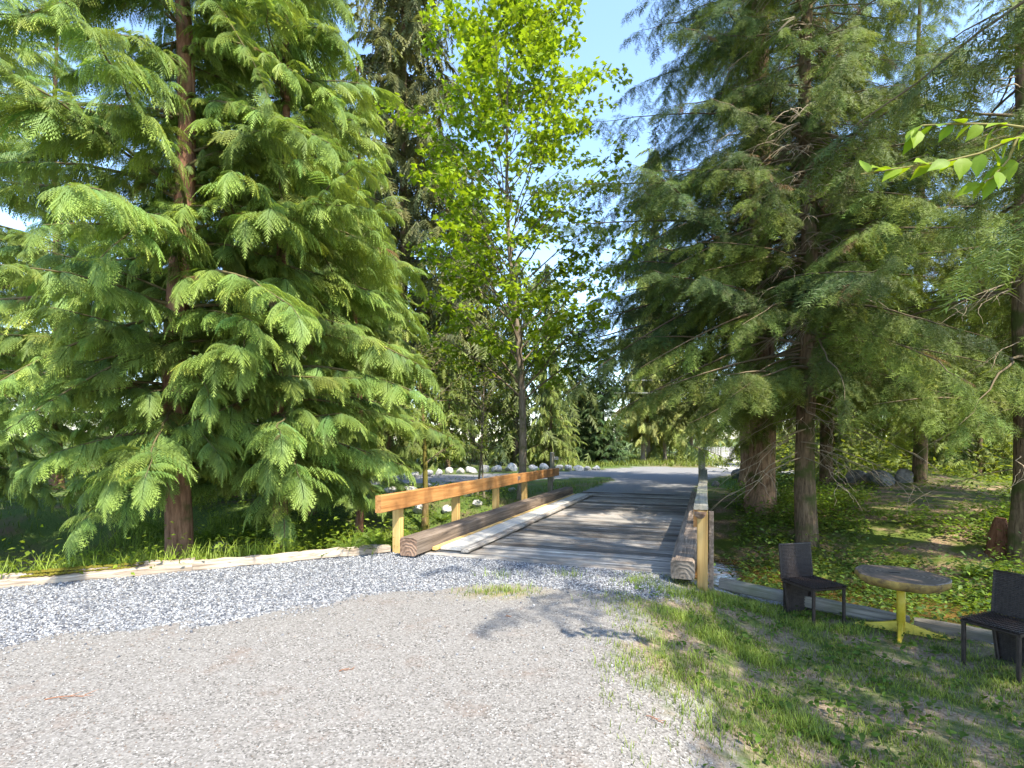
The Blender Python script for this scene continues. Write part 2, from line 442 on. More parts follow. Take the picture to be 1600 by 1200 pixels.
def ground_material():
    m, nt, ns, ls, p = nmat('ground_cover')
    A = lambda n: N(nt, 'ShaderNodeAttribute', attribute_name=n).outputs['Fac']
    geo = N(nt, 'ShaderNodeNewGeometry'); pos = geo.outputs['Position']
    def noise(sc, det=5, ro=0.6):
        n = N(nt, 'ShaderNodeTexNoise', Scale=sc, Detail=det, Roughness=ro); ls.new(pos, n.inputs['Vector']); return n.outputs['Fac']
    def vor(sc):
        n = N(nt, 'ShaderNodeTexVoronoi', Scale=sc); ls.new(pos, n.inputs['Vector']); return n
    def rp(f, st):
        r = ramp(nt, st); ls.new(f, r.inputs[0]); return r.outputs[0]
    nb, nm, nf = noise(0.7), noise(5), noise(38, 6)
    v1, v2 = vor(78), vor(40)
    # compact pale gravel: fine stones, dusty, brown needle litter in drifts
    sep = N(nt, 'ShaderNodeSeparateColor'); ls.new(v1.outputs['Color'], sep.inputs[0])
    g1 = rp(sep.outputs[0], [(0.0, (0.062, 0.058, 0.053)), (0.3, (0.158, 0.147, 0.136)), (0.75, (0.215, 0.202, 0.188)), (1.0, (0.31, 0.297, 0.283))])
    g1 = mixc(nt, math_n(nt, 'MULTIPLY', rp(nm, [(0.35, (0, 0, 0)), (0.6, (1, 1, 1))]), 0.45), g1, (0.208, 0.195, 0.182))
    g1 = mixc(nt, math_n(nt, 'MULTIPLY', rp(noise(1.9, 6, 0.7), [(0.56, (0, 0, 0)), (0.72, (1, 1, 1))]), 0.5), g1, (0.17, 0.118, 0.09))
    # fresh blue-grey crushed stone
    sep2 = N(nt, 'ShaderNodeSeparateColor'); ls.new(v2.outputs['Color'], sep2.inputs[0])
    g2 = rp(sep2.outputs[0], [(0.0, (0.05, 0.054, 0.066)), (0.35, (0.13, 0.138, 0.155)), (0.7, (0.24, 0.247, 0.265)), (1.0, (0.42, 0.425, 0.435))])
    # lawn soil
    g3 = rp(nf, [(0.3, (0.085, 0.062, 0.04)), (0.5, (0.20, 0.15, 0.105)), (0.7, (0.31, 0.255, 0.19))])
    g3 = mixc(nt, rp(noise(3.2, 5), [(0.42, (0, 0, 0)), (0.6, (1, 1, 1))]), g3, (0.075, 0.105, 0.028))
    # leaf litter and moss on the shaded bank
    g4 = rp(noise(24, 7, 0.75), [(0.3, (0.06, 0.04, 0.025)), (0.5, (0.21, 0.145, 0.09)), (0.7, (0.42, 0.31, 0.21))])
    g4 = mixc(nt, rp(noise(1.6, 5), [(0.40, (0, 0, 0)), (0.56, (1, 1, 1))]), g4, (0.085, 0.115, 0.02))
    # rough green ground
    g0 = rp(nf, [(0.3, (0.04, 0.062, 0.016)), (0.55, (0.09, 0.14, 0.03)), (0.75, (0.17, 0.20, 0.06))])
    g0 = mixc(nt, rp(noise(0.9, 5), [(0.5, (0, 0, 0)), (0.68, (1, 1, 1))]), g0, (0.14, 0.10, 0.06))
    # grey packed road
    g5 = rp(nf, [(0.3, (0.13, 0.128, 0.126)), (0.55, (0.22, 0.216, 0.212)), (0.75, (0.31, 0.305, 0.30))])
    c = g0
    c = mixc(nt, A('litter'), c, g4)
    c = mixc(nt, A('lawngreen'), c, rp(nf, [(0.3, (0.05, 0.10, 0.016)), (0.7, (0.14, 0.24, 0.04))]))
    c = mixc(nt, A('road'), c, g5)
    c = mixc(nt, A('drive'), c, (0.42, 0.40, 0.37))
    c = mixc(nt, A('gravel'), c, g1)
    bl = math_n(nt, 'ADD', A('blue'), math_n(nt, 'MULTIPLY', math_n(nt, 'SUBTRACT', nm, 0.5), 0.9))
    c = mixc(nt, math_n(nt, 'MULTIPLY', rp(bl, [(0.4, (0, 0, 0)), (0.6, (1, 1, 1))]), A('near')), c, g2)
    la = math_n(nt, 'ADD', A('lawn'), math_n(nt, 'MULTIPLY', math_n(nt, 'SUBTRACT', nm, 0.5), 0.9))
    c = mixc(nt, math_n(nt, 'MULTIPLY', rp(la, [(0.35, (0, 0, 0)), (0.62, (1, 1, 1))]), A('near')), c, g3)
    c = mixc(nt, math_n(nt, 'MULTIPLY', A('patch'), rp(noise(7, 4), [(0.4, (0, 0, 0)), (0.55, (1, 1, 1))])), c, (0.26, 0.21, 0.10))
    ls.new(c, p.inputs['Base Color'])
    p.inputs['Roughness'].default_value = 0.95
    p.inputs['Specular IOR Level'].default_value = 0.15
    h = math_n(nt, 'ADD', math_n(nt, 'MULTIPLY', v1.outputs['Distance'], 0.6), nf)
    b = N(nt, 'ShaderNodeBump', Strength=0.55, Distance=0.012); ls.new(h, b.inputs['Height'])
    ls.new(b.outputs[0], p.inputs['Normal'])
    return m
M['ground'] = ground_material()
at_all = {'gravel': np.maximum((S <= 0).astype(float), 0).ravel(), 'near': (S <= 0.25).astype(float).ravel(), 'blue': m_blue.ravel(), 'lawn': m_lawn.ravel(),
          'litter': lit.ravel(), 'road': m_road.ravel(), 'drive': m_drive.ravel(), 'lawngreen': lawnfar.astype(float).ravel(), 'patch': (patch * (S <= 0)).ravel()}
ny_, nx_ = GX.shape
ii, jj = np.meshgrid(np.arange(ny_ - 1), np.arange(nx_ - 1), indexing='ij')
q = np.stack([ii * nx_ + jj, ii * nx_ + jj + 1, (ii + 1) * nx_ + jj + 1, (ii + 1) * nx_ + jj], -1).reshape(-1, 4)
qc = cls[:-1, :-1].reshape(-1)
PV = np.stack([GX, GY, GZ], -1).reshape(-1, 3)
for k, nm_, lb in ((0, 'ground', 'green and brown forest floor around the bridge'), (1, 'gravel_driveway', 'pale gravel driveway in front of the bridge'), (2, 'lawn', 'patchy lawn under the wicker chairs'),
                   (3, 'creek_bank', 'sloping banks of the creek below the bridge'), (4, 'gravel_road', 'grey gravel road beyond the bridge')):
    F = q[qc == k]
    idx, inv = np.unique(F, return_inverse=True)
    me = mesh_np(nm_, PV[idx], inv.reshape(-1, 4), M['ground'], None, True, {a: v[idx] for a, v in at_all.items()})
    tag(link(nm_, me), lb, nm_.replace('_', ' '), None, 'structure')

# creek water
wm, wnt, wns, wls, wp = nmat('creek_water')
wp.inputs['Base Color'].default_value = (0.16, 0.085, 0.03, 1)
wp.inputs['Roughness'].default_value = 0.08
wp.inputs['IOR'].default_value = 1.33
wtc = N(wnt, 'ShaderNodeNewGeometry')
wn1 = N(wnt, 'ShaderNodeTexNoise', Scale=4.5, Detail=4, Distortion=0.8); wls.new(wtc.outputs['Position'], wn1.inputs['Vector'])
wn2 = N(wnt, 'ShaderNodeTexNoise', Scale=1.1, Detail=4); wls.new(wtc.outputs['Position'], wn2.inputs['Vector'])
wr = ramp(wnt, [(0.3, (0.02, 0.02, 0.01)), (0.5, (0.085, 0.05, 0.018)), (0.7, (0.19, 0.10, 0.035))]); wls.new(wn2.outputs['Fac'], wr.inputs[0])
wls.new(wr.outputs[0], wp.inputs['Base Color'])
wb = N(wnt, 'ShaderNodeBump', Strength=0.35, Distance=0.03); wls.new(wn1.outputs['Fac'], wb.inputs['Height']); wls.new(wb.outputs[0], wp.inputs['Normal'])
sel = ((S > 1.0) & (S < 6.6) & (np.abs(GX) < 45))
qs = sel[:-1, :-1] & sel[1:, :-1] & sel[:-1, 1:] & sel[1:, 1:]
F = q[qs.reshape(-1)]
idx, inv = np.unique(F, return_inverse=True)
WV = PV[idx].copy(); WV[:, 2] = -1.02
tag(link('creek', mesh_np('creek', WV, inv.reshape(-1, 4), wm, None, True)), 'shallow amber creek running under the bridge', 'creek', None, 'structure')

# ------------------------------------------------------------------ box building
def box_mesh(name, lx, ly, lz, mat, bev=0.008, jit=0.0, seg=1, r=None, end=None):
    """bevelled board along x, centred on x and y, z from 0 to lz; chamfered section swept along x with jitter"""
    r = r or rng
    b = min(bev, ly / 3, lz / 3)
    sec = np.array([(-ly / 2 + b, 0), (ly / 2 - b, 0), (ly / 2, b), (ly / 2, lz - b), (ly / 2 - b, lz), (-ly / 2 + b, lz), (-ly / 2, lz - b), (-ly / 2, b)])
    xs_ = np.linspace(-lx / 2, lx / 2, seg + 1)
    V, F = [], []
    for x in xs_:
        o = (r.random((8, 2)) - 0.5) * jit
        o[1::2] = o[0::2] * 0.6 + o[1::2] * 0.4
        for (y, z), (a, c) in zip(sec, o): V.append((x, y + a, z + c))
    for i in range(seg):
        for j in range(8):
            k = (j + 1) % 8
            F.append((i * 8 + j, i * 8 + k, (i + 1) * 8 + k, (i + 1) * 8 + j))
    F.append(tuple(range(7, -1, -1))); F.append(tuple(range(seg * 8, seg * 8 + 8)))
    me = bpy.data.meshes.new(name)
    me.from_pydata(V, [], F); me.update()
    me.materials.append(mat)
    if end is not None:
        me.materials.append(end)
        for p_ in me.polygons[-2:]: p_.material_index = 1
    return me

# ------------------------------------------------------------------ the bridge
bridge = empty('wooden_bridge', (*buv(0, 0), 0), math.atan2(EU[1], EU[0]))
tag(bridge, 'wooden plank bridge with orange cedar handrail crossing the creek', 'bridge')
# local axes of the bridge: x = along, y = to the LEFT (v = -y)
def bpart(name, me, x, y, z, rz=0, rx=0, ry=0, label=None, parent=None):
    o = link(name, me, parent or bridge)
    o.location = (x, y, z); o.rotation_euler = (rx, ry, rz)
    if label: o['label'] = label
    return o
BL = 11.2
pl_meshes = [box_mesh('plank', 3.72 + 0.05 * k, 0.215, 0.08, M['deck'], 0.012, 0.008, 6) for k in range(5)]
x = 0.1; k = 0
while x < BL:
    w = 0.19 + 0.045 * rng.random()
    o = bpart('plank', pl_meshes[rng.integers(5)], x + w / 2, 2.13 + 0.03 * (rng.random() - .5), -0.07 + 0.032 * rng.random(), R(90) + R(0.5) * (rng.random() - .5), R(2.2) * (rng.random() - .5))
    o.scale = (1, w / 0.232, 1)
    x += w + 0.03 + 0.025 * rng.random()
bpart('stringer', box_mesh('stringer', BL, 0.3, 0.42, M['log'], 0.02), BL / 2, 0.35, -0.49)
bpart('stringer', box_mesh('stringer', BL, 0.3, 0.42, M['log'], 0.02), BL / 2, 2.2, -0.49)
bpart('stringer', box_mesh('stringer', BL, 0.3, 0.42, M['log'], 0.02), BL / 2, 4.2, -0.49)
bpart('kerb_log', box_mesh('kerb_log', 9.9, 0.29, 0.27, M['log'], 0.028, 0.010, 14, end=M['ring_warm']), 4.75, 4.22, 0.03, label='brown squared kerb log on the left of the deck')
bpart('kerb_log', box_mesh('kerb_log', 9.9, 0.30, 0.23, M['log'], 0.028, 0.02, 14, end=M['ring_grey']), 4.75, 0.30, 0.03, R(0.25), label='dark cracked kerb log on the right of the deck')
bpart('walkway_board', box_mesh('walkway_board', 4.6, 0.36, 0.045, M['board'], 0.006, 0.004, 8), 2.62, 3.76, 0.055, label='bleached pale walkway board')
bpart('walkway_board', box_mesh('walkway_board', 4.7, 0.35, 0.045, M['board'], 0.006, 0.004, 8), 7.3, 3.76, 0.055, label='bleached pale walkway board, far half')
bpart('walkway_edge', box_mesh('walkway_edge', 9.4, 0.13, 0.05, M['deck'], 0.01, 0.01, 10), 4.95, 3.49, 0.05, label='brown strip beside the pale walkway board')
bpart('walkway_shim', box_mesh('walkway_shim', 9.3, 0.08, 0.05, M['post'], 0.006), 4.9, 4.01, 0.05, label='yellow timber strip beside the kerb log')
# left handrail in two beams, joined past the third post
bpart('handrail', box_mesh('handrail', 5.95, 0.10, 0.25, M['rail'], 0.008, 0.006, 10), 2.37, 4.47, 0.715, label='orange cedar beam of the left handrail')
bpart('handrail', box_mesh('handrail', 3.9, 0.10, 0.235, M['rail'], 0.008, 0.006, 8), 7.30, 4.47, 0.70, 0, 0, R(0.3), label='far orange cedar beam of the left handrail')
pm = box_mesh('post', 1.32, 0.14, 0.14, M['post'], 0.008)
def zpost(name, w, h, mat, top=0.0, bev=0.008, lean=0):
    """upright post, z up, optional slanted top"""
    V = []; b = bev
    sec = [(-w/2+b,-w/2),(w/2-b,-w/2),(w/2,-w/2+b),(w/2,w/2-b),(w/2-b,w/2),(-w/2+b,w/2),(-w/2,w/2-b),(-w/2,-w/2+b)]
    for zz in (0, h):
        for (a, c) in sec: V.append((a + (lean if zz else 0), c, zz + (top * (c / w + .5) if zz else 0)))
    F = [(j, (j + 1) % 8, 8 + (j + 1) % 8, 8 + j) for j in range(8)] + [tuple(range(7, -1, -1)), tuple(range(8, 16))]
    me = bpy.data.meshes.new(name); me.from_pydata(V, [], F); me.update(); me.materials.append(mat)
    return me
pmesh = zpost('post', 0.13, 1.22, M['post'])
for i, xx in enumerate((0.12, 2.2, 4.3, 6.35)):
    bpart('post', pmesh, xx, 4.59, -0.30)
bpart('post', zpost('post', 0.14, 1.25, M['oldpost']), 8.85, 4.59, -0.30, label='weathered end post of the left handrail')
bpart('bolt', box_mesh('bolt', 0.03, 0.09, 0.09, M['metal'], 0.02), 5.36, 4.405, 0.80, label='rail joint bracket')
# right handrail
bpart('handrail', box_mesh('handrail', 9.3, 0.07, 0.22, M['rail'], 0.008, 0.006, 10), 4.62, 0.145, 0.66, R(0.3), label='orange cedar beam of the right handrail')
bpart('rail_cap', box_mesh('rail_cap', 9.5, 0.17, 0.055, M['cap'], 0.008, 0.012, 14), 4.70, 0.09, 0.885, R(0.3), label='grey weathered cap board of the right handrail')
for xx in (0.02, 3.1, 6.2, 9.2):
    bpart('post', pmesh, xx, 0.045 + xx * 0.005, -0.345)
bpart('post', zpost('post', 0.06, 1.22, M['log']), 0.05, -0.06, -0.36, label='dark post behind the yellow corner post')
bpart('post', zpost('post', 0.19, 1.72, M['oldpost'], 0.16, 0.02, -0.03), 9.6, 0.18, -0.30, label='tall grey leaning post at the far right end')
hs = Soup(); a_ = np.linspace(np.pi, 2 * np.pi, 13)
hv = [(xx, 0.075 * math.cos(t), 0.09 * math.sin(t)) for xx in (-0.16, 0.1) for t in a_]
hf = [(j, j + 1, 14 + j) for j in range(12)] + [(j, 14 + j, 13 + j) for j in range(12)]
hf += [(0, j + 1, j) for j in range(1, 12)]
hs.add(hv, hf); bpart('peg', hs.mesh('peg', M['ring_warm']), -0.06, 0.07, 0.882, label='half round log end under the cap board')

# ------------------------------------------------------------------ edging timbers
def timber(name, p0, p1, w, h, mat, label, moss=0, jit=0.03, dz=0.0, seg=16, group=None, seed=0, split=False):
    p0 = np.array(p0); p1 = np.array(p1); d = p1 - p0
    L = float(np.linalg.norm(d)); c = (p0 + p1) / 2
    e = empty(name, (float(c[0]), float(c[1]), float(c[2]) + dz), math.atan2(d[1], d[0]))
    e.rotation_euler = (0, -math.asin(d[2] / L), math.atan2(d[1], d[0]))
    tag(e, label, 'timber', group)
    rr = np.random.default_rng(seed)
    o = link('beam', box_mesh('beam', L, w, h, mat, 0.02, jit, seg, rr), e)
    if split:
        o.location.z = -0.02
        o2 = link('split_slab', box_mesh('split_slab', L * 0.97, w * 0.5, h * 0.55, mat, 0.02, jit * 1.3, seg, rr), e)
        o2.location = (-L * 0.01, w * 0.32, h * 0.62)
    for i in range(moss):
        s_ = Soup(); n = 26
        mx, my = (rr.random() - .5) * L * 0.85, (rr.random() - .3) * w * 0.5
        T = tri_blob()
        P = np.stack([mx + rr.normal(size=n * 5) * 0.14, my + rr.normal(size=n * 5) * 0.03, np.full(n * 5, h * (1.0 if not split else 0.98) + 0.008)], -1)
        P[:, 1] = np.clip(P[:, 1], -w * 0.45, w * 0.45)
        if split: P[:, 2] += np.where(P[:, 1] > w * 0.07, h * 0.16, -0.01)
        scatter(s_, T, P, np.repeat(np.eye(3)[None], len(P), 0), rr.uniform(0.02, 0.04, len(P)), (1, 1, 1))
        tag(link('moss_patch', s_.mesh('moss_patch', M['moss'], True), e), None, None, None, 'stuff')
    return e

def tri_blob():
    V = np.array([(1, 0, 0), (0, 1, 0), (-1, 0, 0), (0, -1, 0), (0, 0, 0.6), (0, 0, -0.4)], float)
    F = np.array([(0, 1, 4), (1, 2, 4), (2, 3, 4), (3, 0, 4), (1, 0, 5), (2, 1, 5), (3, 2, 5), (0, 3, 5)])
    return V, F, np.zeros(6)

timber('edging_timber', (-9.4, 4.93, -0.02), (-4.25, 7.57, -0.02), 0.30, 0.12, M['timber'], 'long split bleached timber with moss patches along the gravel', 5, 0.035, 0, 22, None, 3, True)
timber('edging_timber', (-4.35, 7.42, -0.01), (-1.95, 8.62, 0.0), 0.20, 0.12, M['timber'], 'pale weathered timber between mossy timber and left handrail', 0, 0.04, 0, 14, None, 4)
timber('edging_timber', (2.78, 7.3, -0.22), (4.52, 6.2, -0.38), 0.13, 0.14, M['greytimber'], 'grey edging timber running from the bridge behind the left wicker chair', 0, 0.012, 0, 10, None, 5)
timber('edging_timber', (4.55, 6.15, -0.38), (6.3, 4.65, -0.40), 0.13, 0.14, M['greytimber'], 'grey edging timber behind the yellow table and right wicker chair', 0, 0.012, 0, 10, None, 6)

# ------------------------------------------------------------------ wicker chairs
def weave(w, h, rows, stakes, r=0.004, amp=0.005, taper=0.0):
    """woven panel in the local x-z plane: flat strands over and under round stakes"""
    s_ = Soup(); nx = stakes * 2
    rh = h / rows
    for i in range(rows):
        z0 = i * rh + rh * 0.08; z1 = (i + 1) * rh - rh * 0.08
        ph = i % 2
        ww = w * (1 - taper * (1 - (i + .5) / rows))
        xx = np.linspace(-ww / 2, ww / 2, nx + 1)
        yy = amp * np.cos(np.pi * (np.arange(nx + 1) + ph * 1.0) * 1.0) 
        V = []
        for a, b in zip(xx, yy): V += [(a, b + 0.0015, z0), (a, b, (z0 + z1) / 2 + 0), (a, b + 0.0015, z1)]
        V = np.array(V); V[1::3, 1] -= 0.0035
        F = []
        for k in range(nx):
            b0, b1 = k * 3, k * 3 + 3
            F += [(b0, b1, b1 + 1), (b0, b1 + 1, b0 + 1), (b0 + 1, b1 + 1, b1 + 2), (b0 + 1, b1 + 2, b0 + 2)]
        s_.add(V, F)
    for k in range(stakes + 1):
        a = (k / stakes - .5)
        tube(s_, [(a * w * (1 - taper), 0.004, 0), (a * w, 0.004, h)], r, 4)
    return s_
def chair(loc, rz, label):
    e = empty('wicker_chair', loc, rz)
    tag(e, label, 'chair', 'wicker chairs on the lawn')
    W, D, H, T = 0.46, 0.50, 0.44, 0.40          # local: front = -y, back panel at +y
    o = link('backrest', weave(W - 0.02, T, 24, 15).mesh('backrest', M['wicker'], False), e); o.location = (0, D / 2 - 0.01, H); o.rotation_euler = (R(-6), 0, 0)
    o = link('backrest_core', box_mesh('backrest_core', W - 0.02, 0.006, T, M['wicker'], 0.001), e); o.location = (0, D / 2 + 0.002, H); o.rotation_euler = (R(-6), 0, 0)
    o = link('back_panel', weave(W - 0.02, H - 0.03, 24, 15, taper=0.2).mesh('back_panel', M['wicker']), e); o.location = (0, D / 2 - 0.01, 0.01); 
    o = link('back_panel_core', box_mesh('back_panel_core', W * 0.86, 0.006, H - 0.03, M['wicker'], 0.001), e); o.location = (0, D / 2 + 0.004, 0.01)
    o = link('seat', weave(W, D + 0.02, 26, 15).mesh('seat', M['wicker']), e); o.location = (0, D / 2, H + 0.004); o.rotation_euler = (R(90), 0, 0)
    o.scale = (1, 1, 1)
    link('seat_frame', box_mesh('seat_frame', W, D, 0.03, M['wicker'], 0.01), e).location = (0, 0, H - 0.036)
    lm = zpost('leg', 0.032, H - 0.02, M['wicker'], 0, 0.006)
    for sx in (-1, 1): link('leg', lm, e).location = (sx * (W / 2 - 0.02), -D / 2 + 0.02, 0)
    lb_ = zpost('leg', 0.03, H - 0.02, M['wicker'], 0, 0.006)
    for sx in (-1, 1):
        o = link('back_leg', lb_, e); o.location = (sx * (W / 2 - 0.07), D / 2 - 0.03, 0); o.rotation_euler = (0, sx * R(7), 0)
    for sx in (-1, 1):
        o = link('back_edge', zpost('back_edge', 0.026, T + 0.005, M['wicker'], 0, 0.006), e); o.location = (sx * (W / 2 - 0.008), D / 2, H - 0.005); o.rotation_euler = (R(-6), 0, 0)
    s_ = Soup(); tube(s_, [(-W / 2, 0, 0), (W / 2, 0, 0)], 0.014, 8, cap=True)
    o = link('top_edge', s_.mesh('top_edge', M['wicker'], True), e); o.location = (0, D / 2 + T * math.sin(R(6)), H + T)
    return e
def gz(x, y): return float(ground_z(np.array(x), np.array(y)))
c1 = (3.57, 6.45); chair((*c1, gz(*c1) - 0.005), math.atan2(0.97, -0.25) + R(90) - math.pi + R(0), 'dark wicker chair left of the yellow table, facing the driveway')
c2 = (4.55, 5.02); chair((*c2, gz(*c2) - 0.005), R(-68), 'dark wicker chair right of the yellow table, cut by the frame edge')

# ------------------------------------------------------------------ slab table
tb = (4.29, 6.0)
te = empty('slab_table', (*tb, gz(*tb)), 0)
tag(te, 'round slab table on a yellow star-foot pedestal between wicker chairs', 'table')
def slab():
    m, nt, ns, ls, p = nmat('slab_top')
    tc = N(nt, 'ShaderNodeTexCoord')
    w = N(nt, 'ShaderNodeTexWave', wave_type='RINGS', rings_direction='Z', Scale=7, Distortion=3.5, Detail=4); ls.new(tc.outputs['Object'], w.inputs['Vector'])
    n = N(nt, 'ShaderNodeTexNoise', Scale=7, Detail=6, Roughness=0.7); ls.new(tc.outputs['Object'], n.inputs['Vector'])
    r = ramp(nt, [(0.1, (0.115, 0.085, 0.065)), (0.9, (0.18, 0.14, 0.11))]); ls.new(w.outputs['Fac'], r.inputs[0])
    r2 = ramp(nt, [(0.3, (0.45, 0.42, 0.4)), (0.7, (1.15, 1.1, 1.05))]); ls.new(n.outputs['Fac'], r2.inputs[0])
    ls.new(mixc(nt, 1, r.outputs[0], r2.outputs[0], 'MULTIPLY'), p.inputs['Base Color'])
    p.inputs['Roughness'].default_value = 0.6
    b = N(nt, 'ShaderNodeBump', Strength=0.4, Distance=0.004); ls.new(w.outputs['Fac'], b.inputs['Height']); ls.new(b.outputs[0], p.inputs['Normal'])
    side = plain_mat('slab_edge', (0.11, 0.065, 0.03), (0.36, 0.24, 0.06), 9, 0.8, 0.8, 0.02)
    n_ = 56; th = np.linspace(0, 2 * np.pi, n_, endpoint=False)
    rad = 0.455 + 0.02 * np.sin(2 * th + 1) + 0.014 * np.sin(5 * th) + 0.008 * np.sin(9 * th + 2) 
    V = []
    rings = [(0.97, 0.115), (1.0, 0.105), (0.99, 0.06), (0.93, 0.02), (0.84, 0.0)]
    for k_, zz in rings:
        for i, t in enumerate(th):
            rr = rad[i] * k_ + (0.012 * math.sin(11 * t + zz * 60) if 0 < zz < 0.1 else 0)
            V.append((rr * math.cos(t), rr * math.sin(t), zz))
    F = [tuple(range(n_))]
    for a in range(len(rings) - 1):
        for i in range(n_):
            j = (i + 1) % n_
            F.append(((a + 1) * n_ + i, (a + 1) * n_ + j, a * n_ + j, a * n_ + i))
    F.append(tuple(range(len(rings) * n_ - 1, (len(rings) - 1) * n_ - 1, -1)))
    me = bpy.data.meshes.new('table_top'); me.from_pydata(V, [], F); me.update()
    me.materials.append(m); me.materials.append(side)
    for i, f in enumerate(me.polygons):
        f.material_index = 0 if i <= n_ else 1
        f.use_smooth = 0 < i < len(me.polygons) - 1
    return me
top = link('table_top', slab(), te); top.location = (0, 0, 0.53); top.rotation_euler = (R(1), R(2), R(30)); top['label'] = 'thick brown wood slab with a dark crack'
ck = link('crack', box_mesh('crack', 0.11, 0.035, 0.01, plain_mat('dark_gap', (0.008, 0.006, 0.005), (0.015, 0.012, 0.01), 20, 0.95), 0.003), top); ck.location = (-0.02, 0.06, 0.109); ck.rotation_euler = (0, 0, R(-40))
s_ = Soup(); tube(s_, [(0, 0, 0.07), (0, 0, 0.54)], 0.042, 18, cap=True)
link('pedestal', s_.mesh('pedestal', M['yellow'], True), te)
s_ = Soup(); tube(s_, [(0, 0, 0.50), (0, 0, 0.545)], [0.14, 0.16], 18, cap=True); link('top_plate', s_.mesh('top_plate', M['yellow']), te)
for k in range(4):
    V = []; L = 0.43
    for xx, w_, h_ in ((0.0, 0.035, 0.13), (0.06, 0.034, 0.115), (L * 0.6, 0.026, 0.06), (L, 0.018, 0.028)):
        V += [(xx, -w_, 0.005), (xx, w_, 0.005), (xx, w_ * 0.55, h_), (xx, -w_ * 0.55, h_)]
    F = []
    for i in range(3):
        for j in range(4): F.append((i * 4 + j, i * 4 + (j + 1) % 4, i * 4 + 4 + (j + 1) % 4, i * 4 + 4 + j))
    F += [(3, 2, 1, 0), (12, 13, 14, 15)]
    me = bpy.data.meshes.new('foot'); me.from_pydata(V, [], F); me.update(); me.materials.append(M['yellow'])
    o = link('foot', me, te); o.rotation_euler = (0, 0, R(-38 + 90 * k))

# ------------------------------------------------------------------ boulders
def rock_mesh(seed, mat, flat=0.75, sub=3):
    import bmesh
    bm = bmesh.new(); bmesh.ops.create_icosphere(bm, subdivisions=sub, radius=0.5)
    rr = np.random.default_rng(seed)
    pl = unit(rr.normal(size=(9, 3))); off = rr.uniform(0.28, 0.44, 9)
    for v in bm.verts:
        p = np.array(v.co)
        for n, d in zip(pl, off):
            e = p @ n - d
            if e > 0: p = p - n * e * 0.85
        p = p + 0.012 * np.sin(p[[1, 2, 0]] * 17 + seed)
        v.co = Vector(p * np.array([1, 0.85, flat]))
    me = bpy.data.meshes.new('boulder'); bm.to_mesh(me); bm.free()
    me.materials.append(mat)
    for f in me.polygons: f.use_smooth = True
    return me
RK = [rock_mesh(i, M['rock'], 0.8) for i in range(6)]
DK = [rock_mesh(20 + i, M['darkrock'], 0.75) for i in range(3)]
row = [(588, 755, 20), (607, 752, 20), (628, 749, 17), (648, 746, 16), (668, 744, 15), (686, 742, 15), (702, 740, 15), (719, 740, 14), (737, 739, 19), (757, 737.5, 17), (776, 737, 16), (798, 736, 21),
       (816, 735.5, 13), (833, 735, 15), (851, 734.5, 17), (874, 735, 14), (888, 735, 14), (904, 735, 15), (918, 735, 13), (932, 734.5, 14)]
LB = ['leftmost', 'second', 'third', 'fourth', 'fifth', 'sixth', 'seventh', 'eighth', 'ninth', 'tenth', 'eleventh', 'twelfth', 'thirteenth', 'fourteenth', 'fifteenth', 'sixteenth', 'seventeenth', 'eighteenth', 'nineteenth', 'rightmost']
for i, (px, py, w) in enumerate(row):
    p = G(px, py); sc = w * p[1] / FPX * 1.12
    o = link('boulder', RK[i % 6]); o.location = (p[0], p[1], p[2] + sc * rng.uniform(0.12, 0.24)); o.rotation_euler = (0.6 * rng.random(), 0.6 * rng.random(), rng.random() * 6); o.scale = (sc * rng.uniform(0.95, 1.25), sc, sc * rng.uniform(0.75, 1.15))
    tag(o, f'pale boulder beside the road, {LB[i]} of the long row counted from the left', 'boulder', 'pale boulders along the road')
rip = [(640, 775, 40), (672, 782, 30), (690, 768, 34), (655, 800, 34), (730, 775, 26), (745, 790, 22), (700, 800, 26), (610, 770, 26), (800, 768, 16), (668, 764, 24), (760, 768, 20)]
for i, (px, py, w) in enumerate(sorted(rip)):
    p = G(px, py); sc = w * p[1] / FPX * 0.9
    o = link('boulder', RK[(i * 2 + 1) % 6]); o.location = (p[0], p[1], p[2] + sc * 0.15); o.rotation_euler = (0.3 * rng.random(), 0.3 * rng.random(), rng.random() * 6); o.scale = (sc, sc, sc * 0.8)
    tag(o, f'pale rock on the creek bank behind the left handrail, {LB[i]} of that heap', 'rock', 'rocks on the creek bank')
for i, (px, py, w, lb) in enumerate([(1155, 748, 28, 'dark grey boulder on the lawn left of the twin trunk'), (1119, 760, 16, 'small mossy rock on the bank right of the leaning post'), (1340, 752, 34, 'dark rock at the left end of the low bank under trees'),
                                     (1375, 757, 40, 'broad dark rock in the middle of the low bank under trees'), (1412, 752, 34, 'dark rock at the right end of the low bank under trees'), (345, 862, 30, 'wet grey stone right of the large cedar trunk at the creek')]):
    p = G(px, py); sc = w * p[1] / FPX * 1.1
    o = link('boulder', DK[i % 3]); o.location = (p[0], p[1], p[2] + sc * 0.15); o.rotation_euler = (0, 0.1, i * 1.7); o.scale = (sc, sc, sc)
    tag(o, lb, 'boulder')

